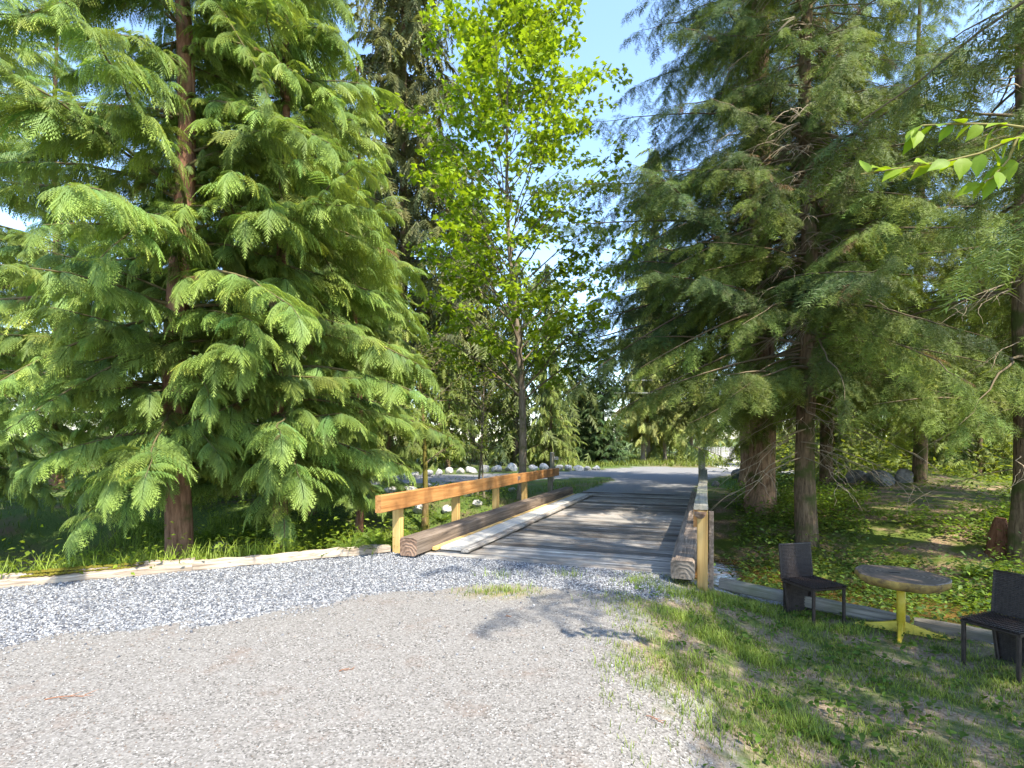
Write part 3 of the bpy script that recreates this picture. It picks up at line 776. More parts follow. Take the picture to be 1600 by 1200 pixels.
# ------------------------------------------------------------------ foliage templates
def frond_template(n=12, seed=0):
    """flat drooping cedar spray, length 1 along x"""
    V, F, T = [], [], []
    def tri(a, b, c, ta, tc):
        k = len(V); V.extend([a, b, c]); T.extend([ta, ta, tc]); F.append((k, k + 1, k + 2))
    ax = lambda t: np.array([t * (1 - 0.10 * t * t), 0, 0.10 * t - 0.34 * t * t])
    rr = np.random.default_rng(seed)
    for i in range(n):
        t = 0.06 + 0.92 * i / n
        p0 = ax(t); p1 = ax(t + 0.034)
        l = 0.27 * (0.35 + 0.65 * math.sin(math.pi * min(1, (t + 0.12) * 0.82))) * (1.05 - 0.6 * t)
        for sg in (-1, 1):
            ll = l * rr.uniform(0.8, 1.15)
            tip = p0 + np.array([ll * 0.75, sg * ll * 0.78, -ll * rr.uniform(0.15, 0.5)])
            tri(p0 - np.array([0.008, 0, 0]), p1 + np.array([0.012, 0, 0]), tip, 0.25 + 0.5 * t, 0.55 + 0.45 * t)
    tri(ax(0) + np.array([0, 0.008, 0]), ax(0) - np.array([0, 0.008, 0]), ax(0.6), 0, 0.4)
    tri(ax(0.85) + np.array([0, 0.02, 0]), ax(0.85) - np.array([0, 0.02, 0]), ax(1.08), 0.8, 1)
    return np.array(V), np.array(F), np.array(T)

def spray_template(seed=0, twigs=8, clumps=6):
    """spruce side branch: drooping axis with needle-covered twigs, length 1 along x"""
    rr = np.random.default_rng(seed)
    V, F, T = [], [], []
    def brush(p, d, L, n, t0, t1):
        d = d / np.linalg.norm(d)
        a = np.cross(d, [0, 0, 1.0]); a /= np.linalg.norm(a); b = np.cross(a, d)
        for i in range(n):
            f = (i + 0.5) / n
            q = p + d * L * f + np.array([0, 0, -0.10 * (L * f) ** 2 / max(L, .01)])
            for sg in (-1, 1):
                ang = rr.uniform(-0.9, 0.9)
                o = (a * math.cos(ang) + b * math.sin(ang)) * sg
                l = rr.uniform(0.05, 0.10)
                tip = q + o * l + d * l * 0.9
                w = d * L / n * 0.5
                k = len(V); V.extend([q - w * 0.5, q + w * 0.5, tip]); F.append((k, k + 1, k + 2))
                tt = t0 + (t1 - t0) * f; T.extend([tt, tt, min(1, tt + 0.15)])
    ax = lambda t: np.array([t, 0, -0.25 * t * t])
    for i in range(twigs):
        t = 0.08 + 0.86 * i / twigs
        sg = 1 if i % 2 else -1
        d = np.array([0.62, sg * rr.uniform(0.5, 0.85), -rr.uniform(0.15, 1.1)])
        brush(ax(t), d, rr.uniform(0.26, 0.40) * (1.05 - 0.55 * t), clumps, 0.1 + 0.3 * t, 0.5 + 0.5 * t)
        d[1] *= -0.85; d[2] = -rr.uniform(0.1, 0.7)
        brush(ax(t + 0.04), d, rr.uniform(0.22, 0.36) * (1.05 - 0.55 * t), clumps, 0.1 + 0.3 * t, 0.5 + 0.5 * t)
    brush(ax(0.62), np.array([1, 0, -0.38]), 0.45, clumps + 2, 0.6, 1.0)
    return np.array(V), np.array(F), np.array(T)

def far_template(seed=0, n=9):
    rr = np.random.default_rng(seed); V, F, T = [], [], []
    for i in range(n):
        t = i / n; sg = 1 if i % 2 else -1
        p = np.array([t, 0, -0.25 * t * t]); l = 0.42 * (1.05 - 0.7 * t)
        for s2 in (sg, -sg * 0.6):
            tip = p + np.array([l * 0.7, s2 * l * 0.8, -l * rr.uniform(0.1, 0.6)])
            w = np.array([0.07, 0, 0.0]); k = len(V)
            V.extend([p - w, p + w, tip]); F.append((k, k + 1, k + 2)); T.extend([0.2 + t * .5, 0.2 + t * .5, 0.5 + t * .5])
    return np.array(V), np.array(F), np.array(T)

def branchlet_template(seed=0, nf=7, npin=6):
    rr = np.random.default_rng(seed); V, F, T = [], [], []
    ax = lambda t: np.array([t * (1 - 0.16 * t * t), 0, 0.12 * t - 0.36 * t * t])
    up = np.array([0.0, 0, 1])
    def frondlet(p, d, L, t):
        d = d / np.linalg.norm(d)
        sd = np.cross(up, d); sd /= np.linalg.norm(sd)
        for i in range(npin):
            f = (i + 0.4) / npin
            q = p + d * L * f + np.array([0, 0, -0.35 * L * f * f]); q2 = q + d * L * 0.135
            l = 0.46 * L * (1.1 - 0.75 * f) * rr.uniform(0.8, 1.2)
            for sg in (-1, 1):
                tip = q + d * l * 0.95 + sd * sg * l * 0.60 + np.array([0, 0, -l * 0.25])
                k = len(V); V.extend([q - d * 0.004, q2, tip]); F.append((k, k + 1, k + 2))
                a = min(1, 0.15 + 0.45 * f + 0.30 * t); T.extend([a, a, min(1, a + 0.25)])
        e = p + d * L * 0.8 + np.array([0, 0, -0.22 * L])
        k = len(V); V.extend([e - sd * 0.02 * 0.5, e + sd * 0.02 * 0.5, e + d * L * 0.34 + np.array([0, 0, -0.2 * L])]); F.append((k, k + 1, k + 2)); T.extend([.8, .8, 1.0])
    for i in range(nf):
        t = 0.05 + 0.88 * i / nf
        for sg in (-1, 1):
            L = 0.40 * (0.55 + 0.45 * math.sin(math.pi * min(1, t * 0.9 + 0.15))) * (1.08 - 0.45 * t) * rr.uniform(0.85, 1.15)
            frondlet(ax(t + 0.03 * sg), np.array([0.72, sg * 0.66, -0.28 - 0.35 * t + rr.normal() * 0.08]), L, t)
    frondlet(ax(0.86), np.array([0.75, 0.0, -0.6]), 0.30, 1.0)
    k = len(V); V.extend([ax(0) + np.array([0, .012, 0]), ax(0) - np.array([0, .012, 0]), ax(0.8)]); F.append((k, k + 1, k + 2)); T.extend([0, 0, 0.3])
    return np.array(V), np.array(F), np.array(T)
BR = [branchlet_template(s) for s in range(4)]
FR = [frond_template(17, s) for s in range(3)]
SP = [spray_template(s) for s in range(3)]
FT = [far_template(s) for s in range(3)]

def branch_curve(base, az, L, a, b, c, m=14, wig=0.03, rr=rng):
    t = np.linspace(0, 1, m)
    h = np.array([math.cos(az), math.sin(az), 0]); sd = np.array([-h[1], h[0], 0])
    sw = np.cumsum(rr.normal(size=m)) * wig * L / m ** 0.5
    z = L * (a * t + b * t ** 2 + c * t ** 3)
    return base + h * (L * t)[:, None] + sd * sw[:, None] + np.array([0, 0, 1]) * z[:, None], t

def interp_curve(P, t, q):
    pos = np.stack([np.interp(q, t, P[:, k]) for k in range(3)], -1)
    e = 0.02
    d = np.stack([np.interp(np.minimum(q + e, 1), t, P[:, k]) - np.interp(np.maximum(q - e, 0), t, P[:, k]) for k in range(3)], -1)
    return pos, unit(d)

def conifer(seed, H, r0, z0, z1, nb, Lfun, abc, tmpl, step, size, c0, c1, var, mat, bark, drop=0.7, side=0.6, fwd=0.45, bare=0.2, lean=(0, 0), flare=0.5, dead=0, twig_col=(0.16, 0.1, 0.06), rings=22, trunk_n=14, azfun=None, flute=0.0, curl=0.5, ridge=False, zpow=1.0, sizevar=(0.7, 1.2), lenvar=(0.75, 1.12), pitch=0.11, brown=0.0):
    """returns trunk, branch and foliage meshes"""
    rr = np.random.default_rng(seed)
    zz = np.linspace(0, H, rings) ** 1.0
    zz = H * np.linspace(0, 1, rings) ** 1.6
    cx = lean[0] * zz + 0.05 * np.sin(zz * 0.9 + seed); cy = lean[1] * zz + 0.05 * np.cos(zz * 0.7 + seed)
    cx -= cx[0]; cy -= cy[0]
    rad = r0 * (1 - 0.93 * (zz / H)) * (1 + flare * np.exp(-zz / 0.35))
    ts = Soup()
    tp = np.stack([cx, cy, zz - 0.25], -1)
    n = trunk_n; th = np.linspace(0, 2 * np.pi, n, endpoint=False)
    fl = 1 + flute * (np.cos(5 * th + seed)[None, :] * 0.5 + np.cos(3 * th + 1)[None, :] * 0.5) * np.exp(-zz / 3.0)[:, None] + 0.05 * rr.normal(size=(rings, n))
    V = tp[:, None, :] + np.stack([np.cos(th)[None, :] * rad[:, None] * fl, np.sin(th)[None, :] * rad[:, None] * fl, np.zeros((rings, n))], -1)
    i = np.arange(rings - 1)[:, None]; j = np.arange(n)[None, :]; j2 = (j + 1) % n
    a, b, c, d = i * n + j, i * n + j2, (i + 1) * n + j2, (i + 1) * n + j
    ts.add(V.reshape(-1, 3), np.concatenate([np.stack([a, b, c], -1).reshape(-1, 3), np.stack([a, c, d], -1).reshape(-1, 3)]))
    bs, fs = Soup(), Soup()
    for k in range(nb):
        f = (k + rr.random()) / nb
        z = z0 + (z1 - z0) * f ** zpow
        az = k * 2.399 + rr.normal() * 0.3
        if azfun: az = azfun(az, z, rr)
        L = Lfun(z, rr) * rr.uniform(*lenvar)
        base = np.array([np.interp(z, zz, cx), np.interp(z, zz, cy), z - 0.25])
        A_, B_, C_ = abc; 
        P, t = branch_curve(base, az, L, A_ + rr.normal() * pitch, B_ + rr.normal() * 0.10, C_, 12, 0.05, rr)
        tube(bs, P, np.linspace(0.012 + 0.007 * L, 0.004, 12), 4, twig_col)
        m = max(3, int(L / step))
        q = np.linspace(bare, 0.985, m); q = np.clip(q + rr.normal(size=m) * 0.25 / m, 0, 1)
        pos, dr = interp_curve(P, t, q)
        h = unit(dr * np.array([1, 1, 0])); sd = np.stack([-h[:, 1], h[:, 0], np.zeros(m)], -1)
        prof = (0.35 + 0.65 * np.sin(np.pi * np.clip((q - bare) / (1 - bare) * 0.9 + 0.08, 0, 1)) ** 0.8)
        shade = rr.uniform(*var) 
        for sg in ((-1, 0, 1) if ridge else (-1, 1)):
            w = rr.normal(size=(m, 3)) * 0.16
            dd = unit(h * (fwd if sg else 1.0) + sd * side * sg + np.array([0, 0, -drop if sg else -drop * 0.3]) * rr.uniform(0.45, 1.3, m)[:, None] + w)
            up = unit(np.array([0, 0, 1.0]) + h * curl + sd * sg * 0.5 + rr.normal(size=(m, 3)) * 0.25)
            sc = size * prof * rr.uniform(*sizevar, m)
            v = shade * rr.uniform(0.8, 1.2, m)[:, None]
            hue = rr.normal(size=(m, 1)) * 0.08
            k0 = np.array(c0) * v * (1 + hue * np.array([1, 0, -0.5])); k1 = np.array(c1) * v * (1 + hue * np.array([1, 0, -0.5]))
            if brown:
                dead_ = rr.random(m) < brown
                k0[dead_] = (0.13, 0.075, 0.04); k1[dead_] = (0.24, 0.14, 0.07); sc = np.where(dead_, sc * 0.7, sc)
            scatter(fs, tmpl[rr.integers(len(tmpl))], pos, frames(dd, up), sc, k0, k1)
        # tip
        pos, dr = interp_curve(P, t, np.array([0.93, 0.97]))
        scatter(fs, tmpl[0], pos, frames(dr + np.array([0, 0, -0.25]), np.array([[0, 0, 1.0]] * 2)), np.array([size, size * .8]), np.array(c0) * shade, np.array(c1) * shade)
    for k in range(dead):
        z = rr.uniform(z0 * 0.6, z1 * 0.6); az = rr.random() * 6.28; L = rr.uniform(0.8, 2.4)
        P, t = branch_curve(np.array([np.interp(z, zz, cx), np.interp(z, zz, cy), z - .25]), az, L, -0.1, -0.4, 0.1, 9, 0.12, rr)
        tube(bs, P, np.linspace(0.017, 0.004, 9), 3, (0.30, 0.24, 0.165))
        for q_ in rr.uniform(0.3, 1, 5):
            p, d_ = interp_curve(P, t, np.array([q_]))
            P2, _ = branch_curve(p[0], az + rr.normal() * 0.9, rr.uniform(0.25, 0.7), -0.3, -0.7, 0.2, 6, 0.15, rr)
            tube(bs, P2, np.linspace(0.008, 0.003, 6), 3, (0.32, 0.26, 0.18))
    return ts.mesh('trunk', bark, True), bs.mesh('branches', M['twig'], False), fs.mesh('crown', mat, False)

def tree(name, meshes, loc, rz, sc, label, group=None, cat='tree', dense=()):
    e = empty(name, tuple(float(v) for v in loc), rz, sc)
    tag(e, label, cat, group)
    for n_, me in zip(('trunk', 'branches', 'crown'), meshes):
        o = link(n_, me, e)
        if n_ != 'trunk':
            o['kind'] = 'stuff'
            for a_, k_ in dense:                                  # further whorls between the first ones
                o2 = link(n_, me, e); o2['kind'] = 'stuff'
                o2.rotation_euler = (0, 0, a_); o2.scale = (k_, k_, 1.0); o2.location = (0, 0, 0.13 * a_)
    return e

# --- western red cedars, left
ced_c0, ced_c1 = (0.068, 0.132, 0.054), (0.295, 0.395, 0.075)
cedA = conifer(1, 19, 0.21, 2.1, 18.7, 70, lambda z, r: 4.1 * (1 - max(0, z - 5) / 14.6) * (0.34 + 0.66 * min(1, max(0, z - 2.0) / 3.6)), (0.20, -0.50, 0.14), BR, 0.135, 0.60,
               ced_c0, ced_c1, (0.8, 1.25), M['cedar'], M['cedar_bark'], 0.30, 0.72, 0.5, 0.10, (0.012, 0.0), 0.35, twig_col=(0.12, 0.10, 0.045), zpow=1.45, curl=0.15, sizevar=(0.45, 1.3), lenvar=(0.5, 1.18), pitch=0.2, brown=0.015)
cedB = conifer(2, 12, 0.10, 1.5, 11.8, 48, lambda z, r: 2.9 * (1 - z / 12.4) * (0.35 + 0.65 * min(1, max(0, z - 1) / 2.5)), (0.18, -0.50, 0.14), BR, 0.135, 0.54,
               ced_c0, ced_c1, (0.8, 1.25), M['cedar'], M['cedar_bark'], 0.30, 0.72, 0.5, 0.10, (0.01, 0.0), 0.3, twig_col=(0.12, 0.10, 0.045), zpow=1.25, curl=0.15, sizevar=(0.45, 1.3), lenvar=(0.5, 1.18), pitch=0.2, brown=0.015)
tree('cedar_tree', cedA, at(281, 8.8), 0.0, 1.0, 'large cedar with reddish trunk and drooping yellow-green sprays, left of the bridge', dense=((1.9, 1.0), (3.7, 0.8)))
tree('cedar_tree', cedA, at(-70, 11.2), 3.3, 0.95, 'cedar at the left edge of the photo, its trunk behind the mossy timber', dense=((1.9, 1.0),))
tree('cedar_tree', cedB, at(441, 9.7), 0.6, 1.3, 'slim young cedar between the large cedar and the left handrail', dense=((1.9, 1.1), (4.0, 0.9)))
tree('cedar_tree', cedB, at(560, 14.5), 2.6, 1.1, 'slim cedar behind the left handrail, half hidden by nearer cedar sprays', dense=((1.9, 1.1),))
tree('cedar_tree', cedA, at(360, 17), 4.0, 0.95, 'tall cedar beyond the creek, seen through the large cedar', dense=((1.9, 1.0),))
tree('cedar_tree', cedA, at(485, 15.8), 1.1, 0.82, 'broad cedar beyond the creek behind the slim young cedar', dense=((1.9, 1.1), (3.5, 1.0)))
tree('cedar_tree', cedA, at(90, 19), 5.2, 1.0, 'cedar beyond the creek behind the left edge cedar')

# --- spruces, right
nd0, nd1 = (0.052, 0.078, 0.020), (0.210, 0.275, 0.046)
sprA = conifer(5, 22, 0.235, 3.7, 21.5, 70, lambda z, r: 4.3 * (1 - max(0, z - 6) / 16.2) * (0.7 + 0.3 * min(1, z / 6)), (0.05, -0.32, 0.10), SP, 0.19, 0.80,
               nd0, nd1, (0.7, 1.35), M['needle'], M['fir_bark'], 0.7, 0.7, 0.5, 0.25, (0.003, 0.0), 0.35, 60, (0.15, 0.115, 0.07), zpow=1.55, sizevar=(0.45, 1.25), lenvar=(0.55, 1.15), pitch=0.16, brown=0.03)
sprB = conifer(6, 24, 0.37, 5.4, 23.5, 52, lambda z, r: 4.9 * (1 - max(0, z - 6) / 18.2) * (0.65 + 0.35 * min(1, z / 6)), (0.05, -0.36, 0.12), SP, 0.19, 0.85,
               (0.045, 0.072, 0.024), (0.105, 0.155, 0.038), (0.7, 1.3), M['needle'], M['fluted_bark'], 0.65, 0.75, 0.5, 0.22, (0, 0), 0.7, 20, (0.12, 0.085, 0.055), flute=0.18, trunk_n=30, zpow=1.5, sizevar=(0.45, 1.25), lenvar=(0.6, 1.15), pitch=0.15, brown=0.02)
sprC = conifer(15, 21, 0.25, 3.4, 20.5, 36, lambda z, r: 4.4 * (1 - max(0, z - 6) / 15.2), (0.05, -0.32, 0.10), SP, 0.22, 0.85,
               nd0, nd1, (0.7, 1.35), M['needle'], M['fir_bark'], 0.7, 0.7, 0.5, 0.3, (0.003, 0.0), 0.35, 26, (0.13, 0.10, 0.06), sizevar=(0.5, 1.15))
tree('conifer_tree', sprB, G(1187, 800), 0.4, 1.0, 'thick fluted conifer with flared reddish base behind the right handrail', dense=((1.7, 1.32), (3.4, 1.25)))
tree('conifer_tree', sprA, G(1261, 852), 1.2, 1.0, 'straight mossy conifer trunk behind the left wicker chair', dense=((1.7, 1.0), (3.9, 0.9)))
tree('conifer_tree', sprC, G(1597, 880), 3.0, 0.9, 'conifer at the right frame edge above the right wicker chair', dense=((2.2, 1.0),))
tree('conifer_tree', sprA, G(1436, 752), 4.2, 0.95, 'slim conifer standing between the low dark rocks at right', dense=((2.2, 1.0),))
tree('conifer_tree', sprC, np.array([7.2, 2.6, -0.4]), 2.6, 1.05, 'conifer just outside the right frame edge, its branches hanging over the table', 'conifers outside the frame', dense=((2.2, 1.0), (4.1, 1.05)))
tree('conifer_tree', sprC, np.array([11.0, -2.6, -0.2]), 5.0, 0.9, 'conifer outside the frame that shades the lawn', 'conifers outside the frame')
tree('conifer_tree', sprA, at(1292, 21), 0.8, 1.0, 'conifer standing behind and right of the straight mossy trunk, farther back', dense=((2.0, 1.0),))
tree('conifer_tree', sprA, at(1690, 14.5), 2.4, 0.95, 'conifer beyond the right frame edge behind the reddish stump', dense=((2.0, 1.0),))
tree('conifer_tree', sprB, at(1180, 21.5), 3.3, 1.3, 'dark conifer directly behind the thick fluted conifer', dense=((2.0, 1.2),))
tree('conifer_tree', sprA, at(1600, 31), 5.1, 1.0, 'tall conifer far behind the right wicker chair, seen between nearer trunks')
tree('conifer_tree', sprC, np.array([17.5, 5.0, -0.5]), 5.5, 1.0, 'conifer outside the frame beyond the right wicker chair', 'conifers outside the frame')

# --- maple
def leaf_template(kind='maple'):
    if kind == 'maple':
        out = [(0, 0), (-0.10, 0.16), (0.10, 0.20), (-0.05, 0.46), (0.30, 0.30), (0.42, 0.52), (0.55, 0.24), (1.0, 0)]
        pts = out + [(x, -y) for x, y in out[-2:0:-1]]
    else:
        out = [(0, 0), (0.12, 0.16), (0.38, 0.30), (0.66, 0.24), (0.86, 0.10), (1.04, 0)]
        pts = out + [(x, -y) for x, y in out[-2:0:-1]]
    V = [(x, y, -0.22 * x * x + 0.12 * abs(y)) for x, y in pts]
    V.append((0.35, 0, 0.0)); c = len(V) - 1
    F = [(i, (i + 1) % c, c) for i in range(c)]
    V = np.array(V); F = np.array(F)[:, [1, 0, 2]]
    return V, F, np.clip(V[:, 0], 0, 1)
LM, LO = leaf_template('maple'), leaf_template('ovate')

def maple(seed, H, r0, nb, z0, spread, leafn, size, c0, c1, bark, lean=(0, 0), top=1.0, tmpl=LM):
    rr = np.random.default_rng(seed)
    ts, bs, fs = Soup(), Soup(), Soup()
    m = 18; zz = np.linspace(-0.2, H, m)
    P0 = np.stack([lean[0] * zz + 0.12 * np.sin(zz * 0.55), lean[1] * zz + 0.1 * np.cos(zz * 0.5), zz], -1)
    P0[:, :2] -= P0[0, :2]
    rad0 = r0 * (1 - 0.92 * np.clip(zz / H, 0, 1)) * (1 + 0.4 * np.exp(-np.maximum(zz, 0) / 0.25))
    tube(ts, P0, rad0, 12, (1, 1, 1), 0.06, rr)
    tips = []
    for k in range(nb):
        f = (k + rr.random()) / nb; z = z0 + (H * 0.99 - z0) * f
        az = k * 2.399 + rr.normal() * 0.4
        L = spread * (0.45 + 0.75 * math.sin(math.pi * min(1, 0.12 + 0.80 * f))) * rr.uniform(0.7, 1.15) * (1 - 0.55 * f)
        base = np.array([np.interp(z, zz, P0[:, i]) for i in range(3)])
        P, t = branch_curve(base, az, L, 0.95 + 0.5 * f, -0.22, 0, 10, 0.06, rr)
        tube(bs, P, np.linspace(max(0.012, 0.35 * np.interp(z, zz, rad0)), 0.006, 10), 5, (0.17, 0.13, 0.09))
        for q_ in np.linspace(0.25, 1.0, 7):
            p, d_ = interp_curve(P, t, np.array([q_]))
            az2 = az + rr.uniform(-1.3, 1.3); l2 = L * rr.uniform(0.2, 0.42) * (1.2 - 0.5 * q_) + 0.15
            P2, t2 = branch_curve(p[0], az2, l2, 0.35, -0.25, 0, 6, 0.08, rr)
            tube(bs, P2, np.linspace(0.010, 0.003, 6), 3, (0.2, 0.15, 0.1))
            for q2 in (0.45, 0.75, 1.0):
                pp, _ = interp_curve(P2, t2, np.array([q2])); tips.append(pp[0])
    tips = np.array(tips); nt_ = len(tips)
    per = leafn
    pos = np.repeat(tips, per, 0) + rr.normal(size=(nt_ * per, 3)) * np.array([0.16, 0.16, 0.09])
    az = rr.random(nt_ * per) * 6.28
    d = np.stack([np.cos(az), np.sin(az), rr.uniform(-0.9, 0.05, nt_ * per)], -1)
    up = np.array([0, 0, 1.0]) + rr.normal(size=(nt_ * per, 3)) * 0.35
    v = np.repeat(rr.uniform(0.65, 1.25, nt_), per)[:, None] * rr.uniform(0.75, 1.2, (nt_ * per, 1))
    scatter(fs, tmpl, pos, frames(unit(d), up), size * rr.uniform(0.6, 1.25, nt_ * per), np.array(c0) * v, np.array(c1) * v)
    return ts.mesh('trunk', bark, True), bs.mesh('branches', M['twig']), fs.mesh('crown', M['leaf'])
mp = maple(3, 15.5, 0.135, 74, 3.0, 3.5, 12, 0.165, (0.21, 0.32, 0.026), (0.29, 0.40, 0.036), M['maple_bark'], (-0.045, 0))
mloc = np.array([0.32, 17.6, 0.0]); mloc[2] = gz(mloc[0], mloc[1])
tree('maple_tree', mp, mloc, 0.3, 1.0, 'bright yellow-green maple behind the far end of the left handrail')
# --- thin trees behind the left rail
sap = maple(8, 4.2, 0.045, 14, 1.2, 1.3, 3, 0.09, (0.10, 0.15, 0.02), (0.15, 0.2, 0.03), M['maple_bark'], (0.03, 0))
p = G(745, 775); tree('sapling', sap, p, 0, 1.0, 'thin bare-stemmed sapling behind the middle of the left handrail')
p = G(757, 778); tree('sapling', sap, p, 2.5, 0.8, 'smaller sapling stem right beside the thin sapling at the handrail')
moss_t = maple(9, 5.0, 0.10, 12, 1.8, 1.2, 4, 0.09, (0.09, 0.13, 0.02), (0.14, 0.19, 0.03), M['moss_bark'], (-0.05, 0))
tree('mossy_tree', moss_t, G(664, 828), 0, 1.0, 'small crooked mossy orange trunk behind the left handrail')

# --- farther trees
def farcon(seed, H, r0, z0, L0, c0, c1, nb=90, drop=0.7, size=0.9, abc=(0.05, -0.35, 0.12), bark='fir_bark', step=0.3, taper=1.0, mat='needle', var=(0.7, 1.3)):
    return conifer(seed, H, r0, z0, H * 0.98, nb, lambda z, r: L0 * max(0.05, 1 - ((z - z0) / (H - z0))) ** taper + 0.2, abc, FT, step, size, c0, c1, var, M[mat], M[bark], drop, 0.65, 0.45, 0.1, (0, 0), 0.4, 0, (0.1, 0.075, 0.05), rings=12, trunk_n=8)
spF = farcon(21, 34, 0.35, 6, 5.4, (0.085, 0.098, 0.036), (0.165, 0.175, 0.06), 200, 1.5, 1.2, (0.05, -0.3, 0.12), step=0.28, taper=0.6)
cyp = farcon(22, 11, 0.14, 0.4, 2.2, (0.05, 0.088, 0.034), (0.10, 0.16, 0.052), 150, 0.5, 0.75, (0.3, -0.25, 0.05), step=0.2, taper=0.8)
pal = farcon(23, 15, 0.22, 3.0, 3.0, (0.19, 0.215, 0.07), (0.38, 0.41, 0.12), 85, 1.5, 0.95, (0.05, -0.35, 0.12), 'grey_bark', step=0.26)
mid = farcon(24, 17, 0.22, 1.2, 3.6, (0.13, 0.175, 0.045), (0.28, 0.335, 0.075), 110, 1.5, 1.0, step=0.28, mat='cedar')
tree('spruce_tree', spF, at(632, 38), 0, 1.25, 'tall olive-brown spruce rising between the large cedar and the maple')
tree('spruce_tree', spF, at(470, 52), 1.5, 0.95, 'olive-brown spruce further back behind the large cedar')
tree('spruce_tree', spF, at(738, 46), 2.2, 0.72, 'grey-trunked spruce seen through the maple leaves')
tree('cypress_tree', cyp, at(905, 43), 0, 1.0, 'dark dense evergreen left of centre beyond the boulders')
tree('cypress_tree', cyp, at(944, 42), 1.0, 0.85, 'darkest dense evergreen at the right end of the boulder row')
tree('hemlock_tree', pal, at(1005, 46), 0, 0.95, 'pale sunlit conifer with left trunk of a close pair beyond the road')
tree('hemlock_tree', pal, at(1014, 46.6), 1.5, 0.9, 'pale sunlit conifer with right trunk of a close pair beyond the road')
tree('hemlock_tree', pal, at(1039, 47), 2.5, 0.8, 'pale conifer between the trunk pair and the picket fence')
tree('hemlock_tree', pal, at(1080, 50), 3.5, 0.9, 'pale conifer with grey trunk just left of the picket fence')
for i, (px, d, sc, lb) in enumerate([(860, 37, 0.62, 'yellow-green conifer right behind the maple trunk'), (800, 41, 0.7, 'yellow-green conifer behind the boulders, left of the maple trunk'), (700, 36, 0.75, 'yellow-green conifer behind the left half of the boulder row'),
                                     (610, 31, 0.8, 'green conifer behind the leftmost boulders'), (520, 27, 0.8, 'green conifer behind the slim young cedar'), (1022, 50, 1.75, 'tall green conifer rising behind the pale trunk pair beyond the road'), (1200, 40, 0.7, 'green conifer behind the fluted trunk'), (1335, 34, 0.75, 'green conifer far behind the left wicker chair'), (1480, 36, 0.8, 'green conifer far behind the slab table'), (1570, 30, 0.7, 'green conifer far behind the right wicker chair'), (1410, 26, 0.6, 'small green conifer behind the low dark rocks'), (1300, 27, 0.55, 'small green conifer right of the fluted trunk'), (1530, 24, 0.6, 'small green conifer behind the reddish stump')]):
    tree('conifer_tree', mid, at(px, d), i * 1.1, sc, lb)

# --- far woods as one mass
fw = Soup(); rr = np.random.default_rng(77)
def woods(px, d, H, L0, c0, c1, nb):
    b = at(px, d)
    tube(fw, [b, b + np.array([0, 0, H])], [0.25, 0.03], 5, (0.14, 0.11, 0.08))
    for k in range(nb):
        f = (k + rr.random()) / nb; z = 0.3 + H * f * 0.98
        L = (L0 * (1 - f) ** 0.8 + 0.3) * rr.uniform(0.7, 1.15)
        n = max(3, int(L / 1.3)); az = k * 2.399 + rr.normal() * .3
        q = np.linspace(0.15, 1, n)
        h = np.array([math.cos(az), math.sin(az), 0]); sd = np.array([-h[1], h[0], 0])
        pos = b + np.array([0, 0, z]) + h * (L * q)[:, None] + np.array([0, 0, -0.28]) * (L * q * q)[:, None]
        v = rr.uniform(0.65, 1.35)
        for sg in (-1, 1):
            dd = h * 0.5 + sd * sg * 0.7 + np.stack([np.zeros(n), np.zeros(n), -rr.uniform(0.5, 1.9, n)], -1) + rr.normal(size=(n, 3)) * 0.2
            scatter(fw, FT[k % 3], pos, frames(dd, np.array([[0, 0, 1.0]] * n) + rr.normal(size=(n, 3)) * .3), rr.uniform(0.8, 1.5, n) * (0.8 + d / 130), np.array(c0) * v, np.array(c1) * v)
for i in range(20):
    px = -260 + i * 62 + rr.normal() * 12
    if px > 880: break
    d = rr.uniform(38, 60); woods(px, d, rr.uniform(19, 27) * (1 if px < 560 else 0.62), 4.2, (0.09, 0.12, 0.04), (0.20, 0.235, 0.07), 46)
for i in range(24):
    px = 860 + i * 42 + rr.normal() * 10
    d = rr.uniform(58, 88); woods(px, d, rr.uniform(11, 17) * (0.8 if 860 < px < 980 else 1), 3.8, (0.10, 0.13, 0.04), (0.23, 0.26, 0.075), 40)
tag(link('far_woods', fw.mesh('far_woods', M['needle'])), 'mass of distant mixed green woods behind the clearing', 'woods', None, 'stuff')

# ------------------------------------------------------------------ undergrowth
def herb_patch(soup, P, n_leaf, size, c0, c1, hgt, rr, tmpl=LO, spread=0.2):
    n = len(P); k = n * n_leaf
    pos = np.repeat(P, n_leaf, 0) + rr.normal(size=(k, 3)) * np.array([spread, spread, 0])
    hh = np.abs(rr.normal(size=k)) * hgt * 0.6 + 0.03
    pos[:, 2] += hh
    az = rr.random(k) * 6.28
    d = np.stack([np.cos(az), np.sin(az), rr.uniform(-0.6, 0.5, k)], -1)
    v = np.repeat(rr.uniform(0.7, 1.25, n), n_leaf)[:, None] * rr.uniform(0.8, 1.2, (k, 1))
    scatter(soup, tmpl, pos, frames(unit(d), np.array([0, 0, 1.0]) + rr.normal(size=(k, 3)) * 0.35), size * rr.uniform(0.6, 1.3, k), np.array(c0) * v, np.array(c1) * v)

LQ = (np.array([(0, 0, 0), (0.45, 0.27, 0.02), (1, 0, -0.12), (0.45, -0.27, 0.02)], float), np.array([(0, 2, 1), (0, 3, 2)]), np.array([0, .5, 1, .5]))
def area(rr, n, x0, x1, y0, y1, cond):
    x = rr.uniform(x0, x1, n); y = rr.uniform(y0, y1, n)
    s = edge_dist(x, y); k = cond(x, y, s)
    x, y = x[k], y[k]
    return np.stack([x, y, ground_z(x, y)], -1)
def vco(x, y): return (x - B0[0]) * EV[0] + (y - B0[1]) * EV[1]
def uco(x, y): return (x - B0[0]) * EU[0] + (y - B0[1]) * EU[1]

